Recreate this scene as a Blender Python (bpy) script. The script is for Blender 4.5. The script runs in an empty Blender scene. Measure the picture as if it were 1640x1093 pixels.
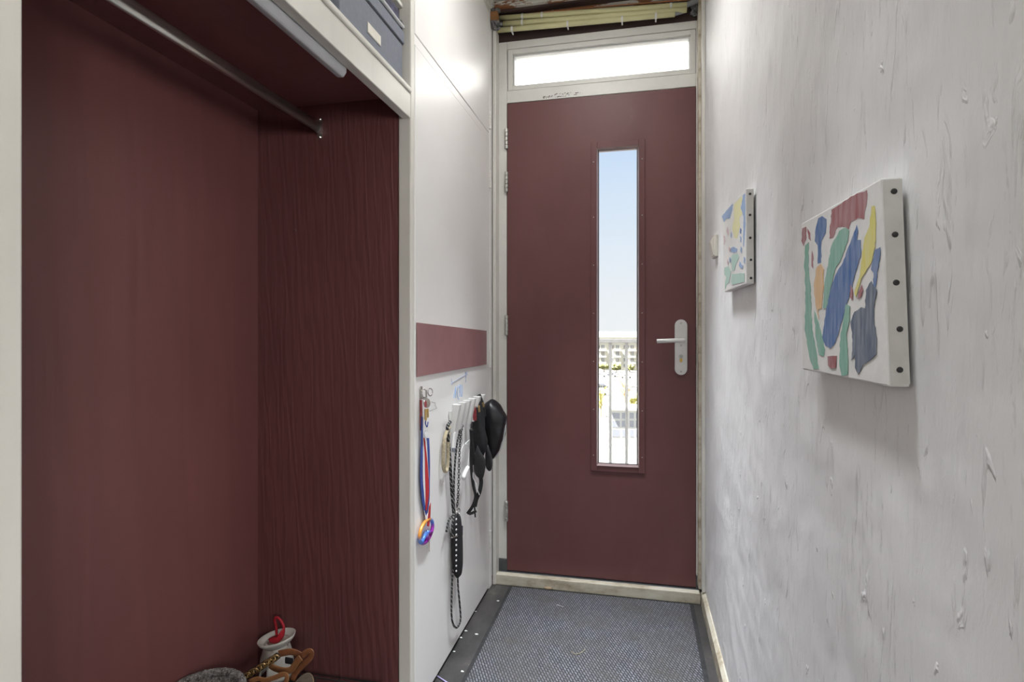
import bpy, bmesh, math, random
from mathutils import Vector, Matrix, noise
random.seed(7)
PI = math.pi
# ------------------------------------------------------------------ camera
F = 908.0; HOR = 533.0; TH = math.atan(202/908.0); CH = 1.07      # focal (px), horizon row, yaw, eye height
S_, C_ = math.sin(TH), math.cos(TH)
scene = bpy.context.scene
col = scene.collection
cd = bpy.data.cameras.new('camera'); cam = bpy.data.objects.new('camera', cd); col.objects.link(cam)
cam.location = (0, 0, CH); cam.rotation_euler = (PI/2, 0, TH)
cd.sensor_width = 36; cd.lens = F/1640*36; cd.shift_y = (HOR-546.5)/1640; cd.clip_start = 0.02; cd.clip_end = 1000
scene.camera = cam
# ------------------------------------------------------------------ colour management
scene.cycles.sample_clamp_indirect = 0.0      # keep the full strength of the daylight entering by the door
vs = scene.view_settings
vs.view_transform = 'Standard'; vs.look = 'None'; vs.exposure = 0.30; vs.gamma = 1.0; vs.use_curve_mapping = False
# ------------------------------------------------------------------ world
W = bpy.data.worlds.new('sky'); scene.world = W; W.use_nodes = True
nt = W.node_tree; nt.nodes.clear()
wo = nt.nodes.new('ShaderNodeOutputWorld'); bg = nt.nodes.new('ShaderNodeBackground')
tc = nt.nodes.new('ShaderNodeTexCoord'); sp = nt.nodes.new('ShaderNodeSeparateXYZ'); rp = nt.nodes.new('ShaderNodeValToRGB')
nt.links.new(tc.outputs['Generated'], sp.inputs[0]); nt.links.new(sp.outputs['Z'], rp.inputs[0])
nt.links.new(rp.outputs[0], bg.inputs[0]); nt.links.new(bg.outputs[0], wo.inputs[0])
e = rp.color_ramp.elements
e[0].position = 0.0; e[0].color = (.93, .94, .97, 1)
e[1].position = 1.0; e[1].color = (.22, .42, .80, 1)
for p, c in ((.06, (.90, .92, .97, 1)), (.16, (.80, .88, .99, 1)), (.32, (.62, .77, 1.0, 1))):
    q = rp.color_ramp.elements.new(p); q.color = c
bg.inputs[1].default_value = 0.82
# ------------------------------------------------------------------ sun
sd = bpy.data.lights.new('sun', 'SUN'); sd.energy = 80; sd.angle = math.radians(.6); sd.color = (1, .96, .9)
sun = bpy.data.objects.new('sun', sd); col.objects.link(sun)
sun.rotation_euler = Vector((.45, .10, -.89)).to_track_quat('-Z', 'Y').to_euler(); sun.location = (0, 0, 30)
SPOT = 168.0         # each fill spot added in the hall ceiling (W)
FILL_LAMP = 4.6           # round fill lamp added on the hall ceiling (W)
LANTERN, FILL_GLOBE_L = 27.0, 7.0   # radiance of two paper globes added as fill in the room behind the photographer

# ------------------------------------------------------------------ pixel -> point helpers (1640 x 1093 frame)
def ray(x, y):
    u = (x-820)/F; v = (HOR-y)/F
    return Vector((-S_+u*C_, C_+u*S_, v))
def pX(x, y, X): d = ray(x, y); t = X/d.x; return Vector((X, d.y*t, CH+d.z*t))
def pY(x, y, Y): d = ray(x, y); t = Y/d.y; return Vector((d.x*t, Y, CH+d.z*t))
def pZ(x, y, Z): d = ray(x, y); t = (Z-CH)/d.z; return Vector((d.x*t, d.y*t, Z))

# ------------------------------------------------------------------ materials
def srgb(r, g, b):
    f = lambda c: (c/255/12.92) if c/255 <= .04045 else ((c/255+.055)/1.055)**2.4
    return (f(r), f(g), f(b), 1)
MATS = {}
class NT:
    def __init__(s, name):
        s.m = bpy.data.materials.new(name); s.m.use_nodes = True; s.t = s.m.node_tree
        s.b = s.t.nodes['Principled BSDF']; MATS[name] = s.m
    def n(s, ty, **kw):
        nd = s.t.nodes.new(ty)
        for k, v in kw.items():
            if k in nd.inputs: nd.inputs[k].default_value = v
            else: setattr(nd, k, v)
        return nd
    def l(s, a, b): s.t.links.new(a, b)
    def coords(s, scale=(1, 1, 1), rot=(0, 0, 0), kind='Object'):
        c = s.n('ShaderNodeTexCoord'); m = s.n('ShaderNodeMapping'); m.inputs['Scale'].default_value = scale; m.inputs['Rotation'].default_value = rot
        s.l(c.outputs[kind], m.inputs[0]); return m.outputs[0]
    def noise(s, vec, scale=5, detail=4, rough=.55, dist=0):
        nd = s.n('ShaderNodeTexNoise'); nd.inputs['Scale'].default_value = scale; nd.inputs['Detail'].default_value = detail
        nd.inputs['Roughness'].default_value = rough; nd.inputs['Distortion'].default_value = dist
        s.l(vec, nd.inputs['Vector']); return nd.outputs['Fac']
    def ramp(s, fac, stops):
        r = s.n('ShaderNodeValToRGB'); el = r.color_ramp.elements
        el[0].position, el[0].color = stops[0]; el[1].position, el[1].color = stops[-1]
        for p, c in stops[1:-1]: q = el.new(p); q.color = c
        s.l(fac, r.inputs[0]); return r.outputs[0]
    def mix(s, fac, a, b, mode='MIX'):
        m = s.n('ShaderNodeMix'); m.data_type = 'RGBA'; m.blend_type = mode
        for sock, v in ((m.inputs['Factor'], fac), (m.inputs['A'] if False else m.inputs[6], a), (m.inputs[7], b)):
            if hasattr(v, 'is_output'): s.l(v, sock)
            else: sock.default_value = v
        return m.outputs[2]
    def math(s, op, a, b=0.0):
        m = s.n('ShaderNodeMath'); m.operation = op
        for i, v in enumerate((a, b)):
            if hasattr(v, 'is_output'): s.l(v, m.inputs[i])
            else: m.inputs[i].default_value = v
        return m.outputs[0]
    def bump(s, h, strength=.3, dist=.01, prev=None):
        b = s.n('ShaderNodeBump'); b.inputs['Strength'].default_value = strength; b.inputs['Distance'].default_value = dist
        s.l(h, b.inputs['Height'])
        if prev is not None: s.l(prev, b.inputs['Normal'])
        return b.outputs[0]
    def set(s, col=None, rough=None, metal=None, normal=None, **kw):
        if col is not None:
            if hasattr(col, 'is_output'): s.l(col, s.b.inputs['Base Color'])
            else: s.b.inputs['Base Color'].default_value = col
        if rough is not None:
            if hasattr(rough, 'is_output'): s.l(rough, s.b.inputs['Roughness'])
            else: s.b.inputs['Roughness'].default_value = rough
        if metal is not None: s.b.inputs['Metallic'].default_value = metal
        if normal is not None: s.l(normal, s.b.inputs['Normal'])
        for k, v in kw.items(): s.b.inputs[k].default_value = v
        return s.m
def G(v): return (v, v, v, 1)
def simple(name, c, rough=.5, metal=0, var=.08, scale=20, bstr=.0, bdist=.002, stretch=(1, 1, 1), **kw):
    t = NT(name); v = t.coords(stretch); f = t.noise(v, scale, 4)
    c = tuple(c[:3])+(1,)
    d = tuple(max(0, x*(1-var*1.5)) for x in c[:3])+(1,); l_ = tuple(min(1, x*(1+var)) for x in c[:3])+(1,)
    cc = t.ramp(f, [(.3, d), (.7, l_)])
    nrm = t.bump(f, bstr, bdist) if bstr else None
    return t.set(cc, rough, metal, nrm, **kw)

simple('cream', (.69, .675, .625), .38, var=.04, scale=14, bstr=.12, bdist=.002, stretch=(1, 1, .3))
simple('frame_white', (.76, .75, .71), .4, var=.03, scale=12, bstr=.08, bdist=.002)
# glossy cabinet paint: faint brush marks and a slow waviness
t = NT('gloss_white'); v = t.coords((1, 1, .12)); f1 = t.noise(v, 60, 3); f2 = t.noise(t.coords(), 3, 3)
t.set(t.ramp(f2, [(.3, (.81, .803, .788, 1)), (.7, (.86, .853, .838, 1))]), .34, 0, t.bump(f2, .10, .02, t.bump(f1, .05, .002)))
# plaster wall with trowel marks, scuffs
t = NT('plaster'); v = t.coords(); vs_ = t.coords((1, 1, .28)); vst = t.coords((1, 6, .9), (.15, 0, 0))
fine = t.noise(v, 130, 3, .6); mid = t.noise(vs_, 26, 6, .62, .4); big = t.noise(v, 3.2, 3)
rip = t.noise(t.coords((1, 1, .06)), 110, 2)
base = t.ramp(big, [(.3, (.81, .807, .812, 1)), (.72, (.88, .877, .876, 1))])
scr = t.noise(vst, 22, 5, .7, .6); area = t.noise(t.coords((1, 1.4, .7)), 4.3, 2)
scr_m = t.ramp(scr, [(.565, G(0)), (.70, G(1))]); area_m = t.ramp(area, [(.49, G(0)), (.63, G(1))])
smudge = t.math('MULTIPLY', t.math('MULTIPLY', scr_m, area_m), .5)
c1 = t.mix(smudge, base, (.36, .355, .36, 1))
sm2 = t.math('MULTIPLY', t.ramp(t.noise(t.coords((1, 2.2, .8)), 7.5, 4, .6), [(.58, G(0)), (.75, G(1))]), .22)
c2 = t.mix(sm2, c1, (.5, .5, .51, 1))
pit = t.noise(t.coords((1, 2.6, .7), (.3, 0, 0)), 17, 4, .5, 1.2)
pitm = t.ramp(pit, [(.62, G(0)), (.70, G(1))])
nb = t.bump(fine, .10, .003, t.bump(mid, .26, .010, t.bump(rip, .06, .004, t.bump(pitm, .45, .006, t.bump(big, .35, .06)))))
t.set(c2, .62, 0, nb)
simple('wall_paint', (.74, .735, .72), .6, var=.04, scale=6, bstr=.2, bdist=.006)
# burgundy paint tones
t = NT('burgundy_door'); v = t.coords((1, 1, .5)); f = t.noise(v, 5, 5, .6); g = t.noise(t.coords((1, 1, .2)), 90, 3)
c = t.ramp(f, [(.3, (.130, .048, .049, 1)), (.75, (.165, .064, .064, 1))])
wear = t.ramp(t.noise(t.coords((1, 1, .6)), 11, 6, .7), [(.62, G(0)), (.85, G(.35))])
t.set(t.mix(wear, c, (.22, .13, .125, 1)), t.ramp(f, [(.2, G(.40)), (.8, G(.52))]), 0, t.bump(g, .06, .002, t.bump(f, .08, .01)))
def grain(name, a, b, rot=0, bs=.35, sc=14.0, rough=.42, dk=.10):
    t = NT(name); m = t.coords((1, 1, .10)); w = t.n('ShaderNodeTexWave'); w.wave_type = 'BANDS'; w.bands_direction = 'DIAGONAL'
    w.inputs['Scale'].default_value = sc; w.inputs['Distortion'].default_value = 9; w.inputs['Detail'].default_value = 2.5; w.inputs['Detail Scale'].default_value = 1.6
    t.l(m, w.inputs['Vector']); fb = t.noise(t.coords((1, 1, .05)), 160, 3); big = t.noise(t.coords((1, 1, .4)), 4, 3)
    h = t.math('ADD', t.math('MULTIPLY', w.outputs['Fac'], .7), t.math('MULTIPLY', fb, .5))
    c0 = t.ramp(big, [(.3, a), (.7, b)]); c = t.mix(t.math('MULTIPLY', w.outputs['Fac'], dk), c0, (.03, .012, .014, 1))
    return t.set(c, rough, 0, t.bump(h, bs, .0035))
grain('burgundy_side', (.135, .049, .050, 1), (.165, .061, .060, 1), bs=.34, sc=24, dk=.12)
grain('burgundy_back_lit', (.185, .070, .068, 1), (.215, .084, .080, 1), bs=.14, sc=7, dk=.05)  # same paint, lightened here in place of light reaching the niche
simple('burgundy_board', (.33, .17, .175), .2, var=.06, scale=9)  # base tone raised to carry the white wall's reflection
simple('brown_wood', (.20, .10, .06), .6, var=.3, scale=14, bstr=.3, bdist=.004, stretch=(.15, 1, 1))
simple('orange_wood', (.42, .20, .07), .55, var=.3, scale=18, bstr=.2, bdist=.003, stretch=(.2, 1, 1))
simple('dark_brown', (.055, .032, .028), .6, var=.3, scale=20, bstr=.3, bdist=.003, stretch=(.2, 1, 1))
t = NT('peeling'); f = t.noise(t.coords((.35, 1, 1)), 26, 6, .65); g = t.noise(t.coords((.1, 1, 1)), 60, 3)
wood = t.ramp(g, [(.3, (.20, .075, .03, 1)), (.7, (.36, .16, .065, 1))]); mk = t.ramp(f, [(.50, G(0)), (.53, G(1))])
t.set(t.mix(mk, wood, (.66, .64, .58, 1)), .6, 0, t.bump(mk, .5, .003))
simple('ceiling_paint', (.62, .61, .56), .6, var=.07, scale=30, bstr=.2, bdist=.004, stretch=(.2, 1, 1))
simple('pvc_yellow', (.70, .67, .38), .4, var=.03, scale=12)
simple('pvc_grey', (.26, .27, .28), .5, var=.1, scale=30)
simple('mortar', (.20, .20, .20), .9, var=.5, scale=120, bstr=.8, bdist=.01)
simple('copper', (.55, .25, .12), .35, .8, var=.1)
simple('steel', (.60, .58, .54), .28, .95, var=.06, scale=8, stretch=(1, .1, 1))
simple('alu', (.74, .74, .73), .42, .35, var=.03)
simple('hinge_metal', (.55, .55, .52), .38, .75, var=.08)
simple('dark_metal', (.05, .05, .05), .45, .6)
simple('brass', (.62, .42, .13), .3, .9)
simple('gold', (.62, .44, .2), .3, .9)
simple('silver', (.62, .60, .58), .25, .95)
simple('stone_grey', (.085, .09, .095), .55, var=.2, scale=40, bstr=.2)
# dirty cream threshold
t = NT('dirty_cream'); f = t.noise(t.coords((.4, 1, 1)), 16, 6, .65)
t.set(t.ramp(f, [(.34, (.33, .27, .18, 1)), (.50, (.60, .55, .44, 1)), (.7, (.70, .67, .57, 1))]), .5, 0, t.bump(f, .25, .004))
# floor: worn dark concrete/vinyl
t = NT('floor_dark'); f = t.noise(t.coords((1, .5, 1)), 9, 6, .65); g = t.noise(t.coords(), 70, 4, .7)
c = t.ramp(f, [(.35, (.030, .029, .028, 1)), (.58, (.060, .056, .054, 1)), (.78, (.16, .145, .125, 1))])
c = t.mix(t.ramp(g, [(.66, G(0)), (.74, G(.35))]), c, (.40, .38, .34, 1))
t.set(c, .55, 0, t.bump(g, .2, .003))
# ribbed entrance mat
t = NT('mat_weave'); m = t.coords((1, 1, 1), (0, 0, math.radians(64)))
br = t.n('ShaderNodeTexBrick'); br.offset = .5; t.l(m, br.inputs['Vector'])
for k, v_ in (('Scale', 1.0), ('Mortar Size', .0021), ('Mortar Smooth', .6), ('Brick Width', .019), ('Row Height', .0085), ('Bias', .0)): br.inputs[k].default_value = v_
br.inputs['Color1'].default_value = (.13, .134, .158, 1); br.inputs['Color2'].default_value = (.20, .205, .235, 1); br.inputs['Mortar'].default_value = (.026, .027, .032, 1)
dirt = t.noise(t.coords(), 6, 5, .6)
c = t.mix(t.ramp(dirt, [(.38, G(0)), (.70, G(.75))]), br.outputs['Color'], (.085, .080, .070, 1))
inv = t.math('SUBTRACT', 1.0, br.outputs['Fac'])
t.set(c, .85, 0, t.bump(inv, .9, .004))
simple('mat_edge', (.026, .026, .028), .7, var=.3, scale=40, bstr=.3)
simple('canvas_cloth', (.80, .79, .77), .8, var=.03, scale=60, bstr=.25, bdist=.002)
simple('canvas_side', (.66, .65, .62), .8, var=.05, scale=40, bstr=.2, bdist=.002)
for nm, c in (('blue', (42, 98, 165)), ('green', (120, 180, 158)), ('red', (158, 72, 80)), ('yellow', (232, 220, 110)), ('slate', (70, 88, 115)), ('orange', (232, 188, 130)),
              ('pale_blue', (140, 172, 218)), ('pale_yellow', (242, 237, 175)), ('pale_green', (178, 214, 200)), ('pale_pink', (222, 192, 196))):
    k = srgb(*c); t = NT('paint_'+nm); f = t.noise(t.coords((1, 2, .35)), 55, 4, .6)
    t.set(t.ramp(f, [(.28, tuple(x*.9+.02 for x in k[:3])+(1,)), (.8, tuple(x*.55+.45*.68 for x in k[:3])+(1,))]), .8, 0)
simple('box_grey', (.17, .185, .225), .75, var=.05, scale=90, bstr=.15, bdist=.001)
simple('lid_shadow', (.02, .02, .022), .7)
simple('white_card', (.78, .78, .78), .6, var=.02)
simple('label_cream', (.72, .69, .62), .5, var=.03)
simple('navy_fabric', (.045, .045, .085), .85, var=.5, scale=60, bstr=.4)
simple('black_fabric', (.012, .012, .014), .75, var=.4, scale=60, bstr=.25, bdist=.002)
simple('black_leather', (.011, .011, .013), .40, var=.3, scale=50, bstr=.2, bdist=.003)
simple('visor_black', (.020, .020, .022), .55, var=.2, scale=80)
simple('white_plastic', (.80, .80, .79), .3, var=.02)
simple('grey_plastic', (.50, .51, .53), .4, var=.03)
simple('red_plastic', (.45, .015, .03), .35, var=.1)
simple('red_tag', (.34, .05, .06), .5, var=.3, scale=120)
simple('ceramic', (.68, .66, .61), .25, var=.04)
simple('wax', (.52, .42, .36), .5, var=.2, scale=50)
simple('leather_brown', (.23, .088, .038), .5, var=.2, scale=50, bstr=.15)
simple('leather_tan', (.30, .135, .055), .5, var=.2, scale=50)
simple('insole', (.095, .075, .052), .7, var=.15, scale=60)
simple('cork', (.30, .20, .11), .75, var=.25, scale=140, bstr=.4)
simple('dark_sole', (.03, .02, .016), .7)
simple('beige_web', (.42, .36, .25), .85, var=.2, scale=160, bstr=.4)
simple('ribbon_blue', (.035, .07, .30), .7); simple('ribbon_red', (.50, .025, .03), .7); simple('ribbon_white', (.78, .78, .78), .7, var=.03)
simple('pen_blue', (.34, .48, .74), .8, var=.1); simple('pen_pale', (.46, .52, .70), .8, var=.1)
simple('lilac_cable', (.55, .50, .80), .4)
t = NT('rope_black'); w = t.n('ShaderNodeTexWave'); w.bands_direction = 'DIAGONAL'; w.inputs['Scale'].default_value = 42; w.inputs['Distortion'].default_value = 3.0; w.inputs['Detail Scale'].default_value = 3.0
t.l(t.coords(), w.inputs['Vector']); t.set(t.ramp(w.outputs['Fac'], [(.86, (.010, .010, .011, 1)), (.94, (.36, .36, .35, 1))]), .75)
t = NT('medal_colours'); s_ = t.n('ShaderNodeSeparateXYZ'); t.l(t.coords(), s_.inputs[0])
mx = t.math('ADD', t.math('MULTIPLY', s_.outputs['Z'], 12.0), t.math('MULTIPLY', s_.outputs['Y'], -4.0))
t.set(t.ramp(t.math('ADD', mx, .5-.34), [(.05, (.32, .015, .30, 1)), (.28, (.35, .04, .45, 1)), (.45, (.08, .25, .75, 1)), (.62, (.20, .35, .75, 1)), (.78, (.80, .33, .06, 1)), (.95, (.85, .42, .10, 1))]), .3, .3)
t = NT('basket_weave'); f = t.noise(t.coords(), 190, 4, .7); t.set(t.ramp(f, [(.35, (.035, .03, .03, 1)), (.6, (.34, .32, .31, 1)), (.75, (.62, .60, .60, 1))]), .9, 0, t.bump(f, .8, .006))
# glass
t = NT('glass'); t.t.nodes.remove(t.b); out = [n for n in t.t.nodes if n.type == 'OUTPUT_MATERIAL'][0]
fr = t.n('ShaderNodeFresnel', IOR=1.4); tr = t.n('ShaderNodeBsdfTransparent'); tr.inputs[0].default_value = (.97, .985, .98, 1); gl = t.n('ShaderNodeBsdfGlossy', Roughness=.02)
ms = t.n('ShaderNodeMixShader'); t.l(fr.outputs[0], ms.inputs[0]); t.l(tr.outputs[0], ms.inputs[1]); t.l(gl.outputs[0], ms.inputs[2]); t.l(ms.outputs[0], out.inputs[0])
# translucent sheet of the added canopy, makes the transom white
t = NT('added_canopy_sheet'); t.t.nodes.remove(t.b); out = [n for n in t.t.nodes if n.type == 'OUTPUT_MATERIAL'][0]
tl = t.n('ShaderNodeBsdfTranslucent'); f = t.noise(t.coords((1, .2, 1)), 6, 3); t.l(t.ramp(f, [(.3, G(.20)), (.7, G(.24))]), tl.inputs[0]); t.l(tl.outputs[0], out.inputs[0])
# glowing diffuser of the added lamps
t = NT('fill_diffuser'); t.set((.9, .9, .88, 1), .4); t.b.inputs['Emission Color'].default_value = (1, .96, .9, 1); t.b.inputs['Emission Strength'].default_value = 2.0
for nm_, st_ in (('fill_globe_paper', LANTERN), ('fill_globe_paper_dim', FILL_GLOBE_L)):
    t = NT(nm_); t.set((.9, .88, .84, 1), .8); t.b.inputs['Emission Color'].default_value = (1, .975, .945, 1); t.b.inputs['Emission Strength'].default_value = st_
# outdoors
simple('concrete', (.30, .295, .285), .85, var=.1, scale=3); simple('pavement', (.085, .084, .08), .9, var=.1, scale=.3)
simple('facade', (.44, .41, .35), .9, var=.05, scale=.5); simple('facade_pale', (.42, .41, .39), .9, var=.04, scale=.5)
simple('far_pane', (.20, .20, .205), .2, var=.3, scale=.6); simple('far_frame', (.42, .41, .40), .6); simple('blind', (.20, .185, .17), .6)
simple('leaf_olive', (.13, .13, .04), .9, var=.5, scale=1.5); simple('leaf_yellow', (.36, .33, .09), .9, var=.4, scale=2); simple('bark', (.33, .25, .16), .9)
simple('car_white', (.75, .75, .76), .25); simple('car_dark', (.04, .045, .07), .25); simple('tyre', (.02, .02, .02), .8)
simple('louver_grey', (.20, .21, .25), .6, var=.08); simple('rail_white', (.50, .50, .505), .5)

# ------------------------------------------------------------------ mesh helpers
class MB:
    def __init__(s): s.v = []; s.f = []
    def add(s, vs, fs):
        o = len(s.v); s.v += [Vector(p) for p in vs]; s.f += [tuple(i+o for i in f) for f in fs]; return s
    def box(s, x0, x1, y0, y1, z0, z1):
        vs = [(x, y, z) for z in (z0, z1) for y in (y0, y1) for x in (x0, x1)]
        return s.add(vs, [(0, 2, 3, 1), (4, 5, 7, 6), (0, 1, 5, 4), (2, 6, 7, 3), (0, 4, 6, 2), (1, 3, 7, 5)])
    def obox(s, c, ax, ay, az):      # oriented box: centre and three half-axis vectors
        c, ax, ay, az = map(Vector, (c, ax, ay, az))
        vs = [c+ax*i+ay*j+az*k for k in (-1, 1) for j in (-1, 1) for i in (-1, 1)]
        return s.add(vs, [(0, 2, 3, 1), (4, 5, 7, 6), (0, 1, 5, 4), (2, 6, 7, 3), (0, 4, 6, 2), (1, 3, 7, 5)])
    def slab(s, pts, off):           # polygon given thickness by an offset vector
        pts = [Vector(p) for p in pts]; off = Vector(off); n = len(pts)
        return s.add(pts+[p+off for p in pts], [tuple(range(n)), tuple(range(2*n-1, n-1, -1))]+[(i, i+n, (i+1) % n+n, (i+1) % n) for i in range(n)])
    def tube(s, pts, r, n=8, closed=False, flat=1.0, up=None, thin=1.0):
        pts = [Vector(p) for p in pts]; m = len(pts); rs = r if isinstance(r, (list, tuple)) else [r]*m
        base = len(s.v); prev = None
        for i, p in enumerate(pts):
            a = pts[(i-1) % m] if (closed or i > 0) else p; b = pts[(i+1) % m] if (closed or i < m-1) else p
            d = (b-a).normalized()
            if prev is None:
                ref = Vector(up) if up is not None else (Vector((0, 0, 1)) if abs(d.z) < .9 else Vector((1, 0, 0)))
                x = d.cross(ref).normalized()
            else: x = (prev-d*prev.dot(d)).normalized()
            prev = x; y = d.cross(x)
            for k in range(n):
                a_ = 2*PI*k/n; s.v.append(p+x*math.cos(a_)*rs[i]*flat+y*math.sin(a_)*rs[i]*thin)
        for i in range(m if closed else m-1):
            for k in range(n):
                A = base+i*n+k; B = base+i*n+(k+1) % n; j = (i+1) % m; D = base+j*n+k; E = base+j*n+(k+1) % n
                s.f.append((A, B, E, D))
        if not closed:
            s.f.append(tuple(base+k for k in reversed(range(n)))); s.f.append(tuple(base+(m-1)*n+k for k in range(n)))
        return s
    def lathe(s, prof, c, n=24, M=None):   # prof: (r, z) list about local z, optional matrix
        base = len(s.v); c = Vector(c)
        for r, z in prof:
            for k in range(n):
                p = Vector((r*math.cos(2*PI*k/n), r*math.sin(2*PI*k/n), z))
                if M is not None: p = M @ p
                s.v.append(p+c)
        for i in range(len(prof)-1):
            for k in range(n):
                a = base+i*n+k; b = base+i*n+(k+1) % n; s.f.append((a, b, b+n, a+n))
        s.f.append(tuple(base+k for k in reversed(range(n)))); s.f.append(tuple(base+(len(prof)-1)*n+k for k in range(n)))
        return s
    def pillow(s, pts, h, rings=6, sq=1.0, wr=0.0):   # outline inflated along vector h (half thickness)
        pts = [Vector(p) for p in pts]; h = Vector(h); n = len(pts); c = sum(pts, Vector())/n; base = len(s.v)
        for k in range(rings+1):
            ph = -PI/2+PI*(k+.35)/(rings+.7); sc = math.cos(ph)**sq; o = math.sin(ph)
            for p in pts:
                q = c+(p-c)*sc+h*o
                s.v.append(q+(q-c).normalized()*wr*noise.noise(q*38)*(1 if wr else 0))
        for k in range(rings):
            for i in range(n):
                a = base+k*n+i; b = base+k*n+(i+1) % n; s.f.append((a, b, b+n, a+n))
        s.f.append(tuple(base+i for i in reversed(range(n)))); s.f.append(tuple(base+rings*n+i for i in range(n)))
        return s
    def ico(s, c, r, sub=2, sc=(1, 1, 1), disp=0, freq=1.0):
        bm = bmesh.new(); bmesh.ops.create_icosphere(bm, subdivisions=sub, radius=1)
        off = Vector((random.random()*50, random.random()*50, random.random()*50)); vs = []
        for v in bm.verts:
            d = 1+disp*noise.noise(v.co*freq+off)+disp*.5*noise.noise(v.co*freq*3+off)
            vs.append(Vector(c)+Vector((v.co.x*sc[0], v.co.y*sc[1], v.co.z*sc[2]))*r*d)
        fs = [tuple(v.index for v in f.verts) for f in bm.faces]; bm.free(); return s.add(vs, fs)
    def build(s, name, mat, parent=None, bevel=0, smooth=False, sub=0, seg=2):
        me = bpy.data.meshes.new(name); off = Vector(parent['_o']) if parent is not None and '_o' in parent else Vector()
        me.from_pydata([tuple(p-off) for p in s.v], [], s.f)
        bm = bmesh.new(); bm.from_mesh(me); bmesh.ops.recalc_face_normals(bm, faces=bm.faces); bm.to_mesh(me); bm.free()
        o = bpy.data.objects.new(name, me); col.objects.link(o); me.materials.append(MATS[mat])
        if parent is not None: o.parent = parent; o['_o'] = list(off)
        if smooth: me.polygons.foreach_set('use_smooth', [True]*len(me.polygons))
        if bevel:
            m = o.modifiers.new('bevel', 'BEVEL'); m.width = bevel; m.segments = seg; m.limit_method = 'ANGLE'; m.angle_limit = .6
        if sub: m = o.modifiers.new('sub', 'SUBSURF'); m.levels = sub; m.render_levels = sub
        me.update(); return o
def tag(o, label=None, cat=None, group=None, kind=None):
    if label: o['label'] = label
    if cat: o['category'] = cat
    if group: o['group'] = group
    if kind: o['kind'] = kind
    return o
def thing(name, loc, label=None, cat=None, group=None, kind=None):
    o = bpy.data.objects.new(name, None); col.objects.link(o); o.empty_display_size = .05
    o.location = loc; o['_o'] = list(loc); return tag(o, label, cat, group, kind)
def copy_at(o, delta, parent=None):
    c = o.copy(); col.objects.link(c); c.location = o.location+Vector(delta); c.parent = parent if parent is not None else o.parent; return c
def box(name, mat, b, parent=None, bevel=0, **kw): return MB().box(*b).build(name, mat, parent, bevel, **kw)
def curve(pts, n=6, closed=False):      # Catmull-Rom through points
    pts = [Vector(p) for p in pts]; m = len(pts); out = []
    for i in range(m if closed else m-1):
        g = lambda k: pts[k % m] if closed else pts[max(0, min(m-1, k))]
        a, b, c, d = g(i-1), g(i), g(i+1), g(i+2)
        for k in range(n):
            t_ = k/n; out.append(.5*((2*b)+(c-a)*t_+(2*a-5*b+4*c-d)*t_*t_+(3*b-a-3*c+d)*t_**3))
    if not closed: out.append(pts[-1])
    return out

# ================================================================== THE SETTING
XR, XL = .255, -.605          # right wall face, cabinet front face
XB = -1.08                    # niche back
YN0, YN1 = .45, 1.45          # niche opening along the hall
YS, YD = 2.335, 2.385         # threshold front, door face
ZC = 2.47
st = lambda o, lab=None: tag(o, lab, kind='structure')
RM, RB = 2.6, -3.6            # room behind the viewer: half width, back wall
st(box('floor', 'floor_dark', (-RM, RM, RB, 2.50, -.12, 0)), 'worn dark grey floor of the narrow hall')
st(box('wall_right', 'plaster', (XR, XR+.12, .42, 2.50, -.1, 2.6)), 'white plastered wall with trowel marks and scuffs')
st(box('wall_partition_right', 'wall_paint', (XR+.12, RM, .30, .42, -.1, 2.6)), 'wall of the room behind the viewer, right of the hall opening')
st(box('wall_partition_left', 'wall_paint', (-RM, XL-.001, .285, .387, -.1, 2.6)), 'wall of the room behind the viewer, left of the hall opening')
st(box('wall_rear', 'wall_paint', (-RM, RM, RB-.12, RB, -.1, 2.6)), 'back wall of the room behind the viewer')
st(box('wall_rear_left', 'wall_paint', (-RM-.12, -RM, RB-.12, .385, -.1, 2.6)), 'side wall of the room behind the viewer')
st(box('wall_rear_right', 'wall_paint', (RM, RM+.12, RB-.12, .42, -.1, 2.6)), 'side wall of the room behind the viewer')
st(box('wall_outer', 'dark_brown', (XB-.12, XB-.03, .386, 2.50, -.1, 2.6)), 'wall behind the built-in cabinets')
st(box('wall_front', 'wall_paint', (-3.4, XL-.02, 2.42, 2.52, -.1, 2.62)))
st(box('wall_far', 'wall_paint', (XR+.0005, 3.4, 2.42, 2.52, -.1, 2.62)))
cl = st(box('ceiling', 'ceiling_paint', (-RM-.1, RM+.1, RB-.1, 2.50, ZC, ZC+.12)), 'off-white ceiling boards with flaking paint')
bb = MB().slab([(XR-.014, .42, 0), (XR, .42, 0), (XR, .42, .062), (XR-.004, .42, .062), (XR-.014, .42, .052)], (0, 1.908, 0)).build('baseboard_right', 'dirty_cream'); st(bb, 'narrow cream baseboard along the plaster wall')
# threshold
sl = thing('trim_1', (-.19, YS, 0), 'dirty cream wooden threshold strip below the door', kind='structure')
box('nosing', 'dirty_cream', (-.595, .2405, YS, YS+.032, 0, .044), sl, .003)
box('stone_sill', 'stone_grey', (-.605, .255, YS+.032, 2.47, 0, .041), sl)
for x0, x1 in ((-.603, -.5515), (.2265, .252)): box('stone_foot', 'stone_grey', (x0, x1, YD-.004, 2.46, .041, .092), sl)
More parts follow.
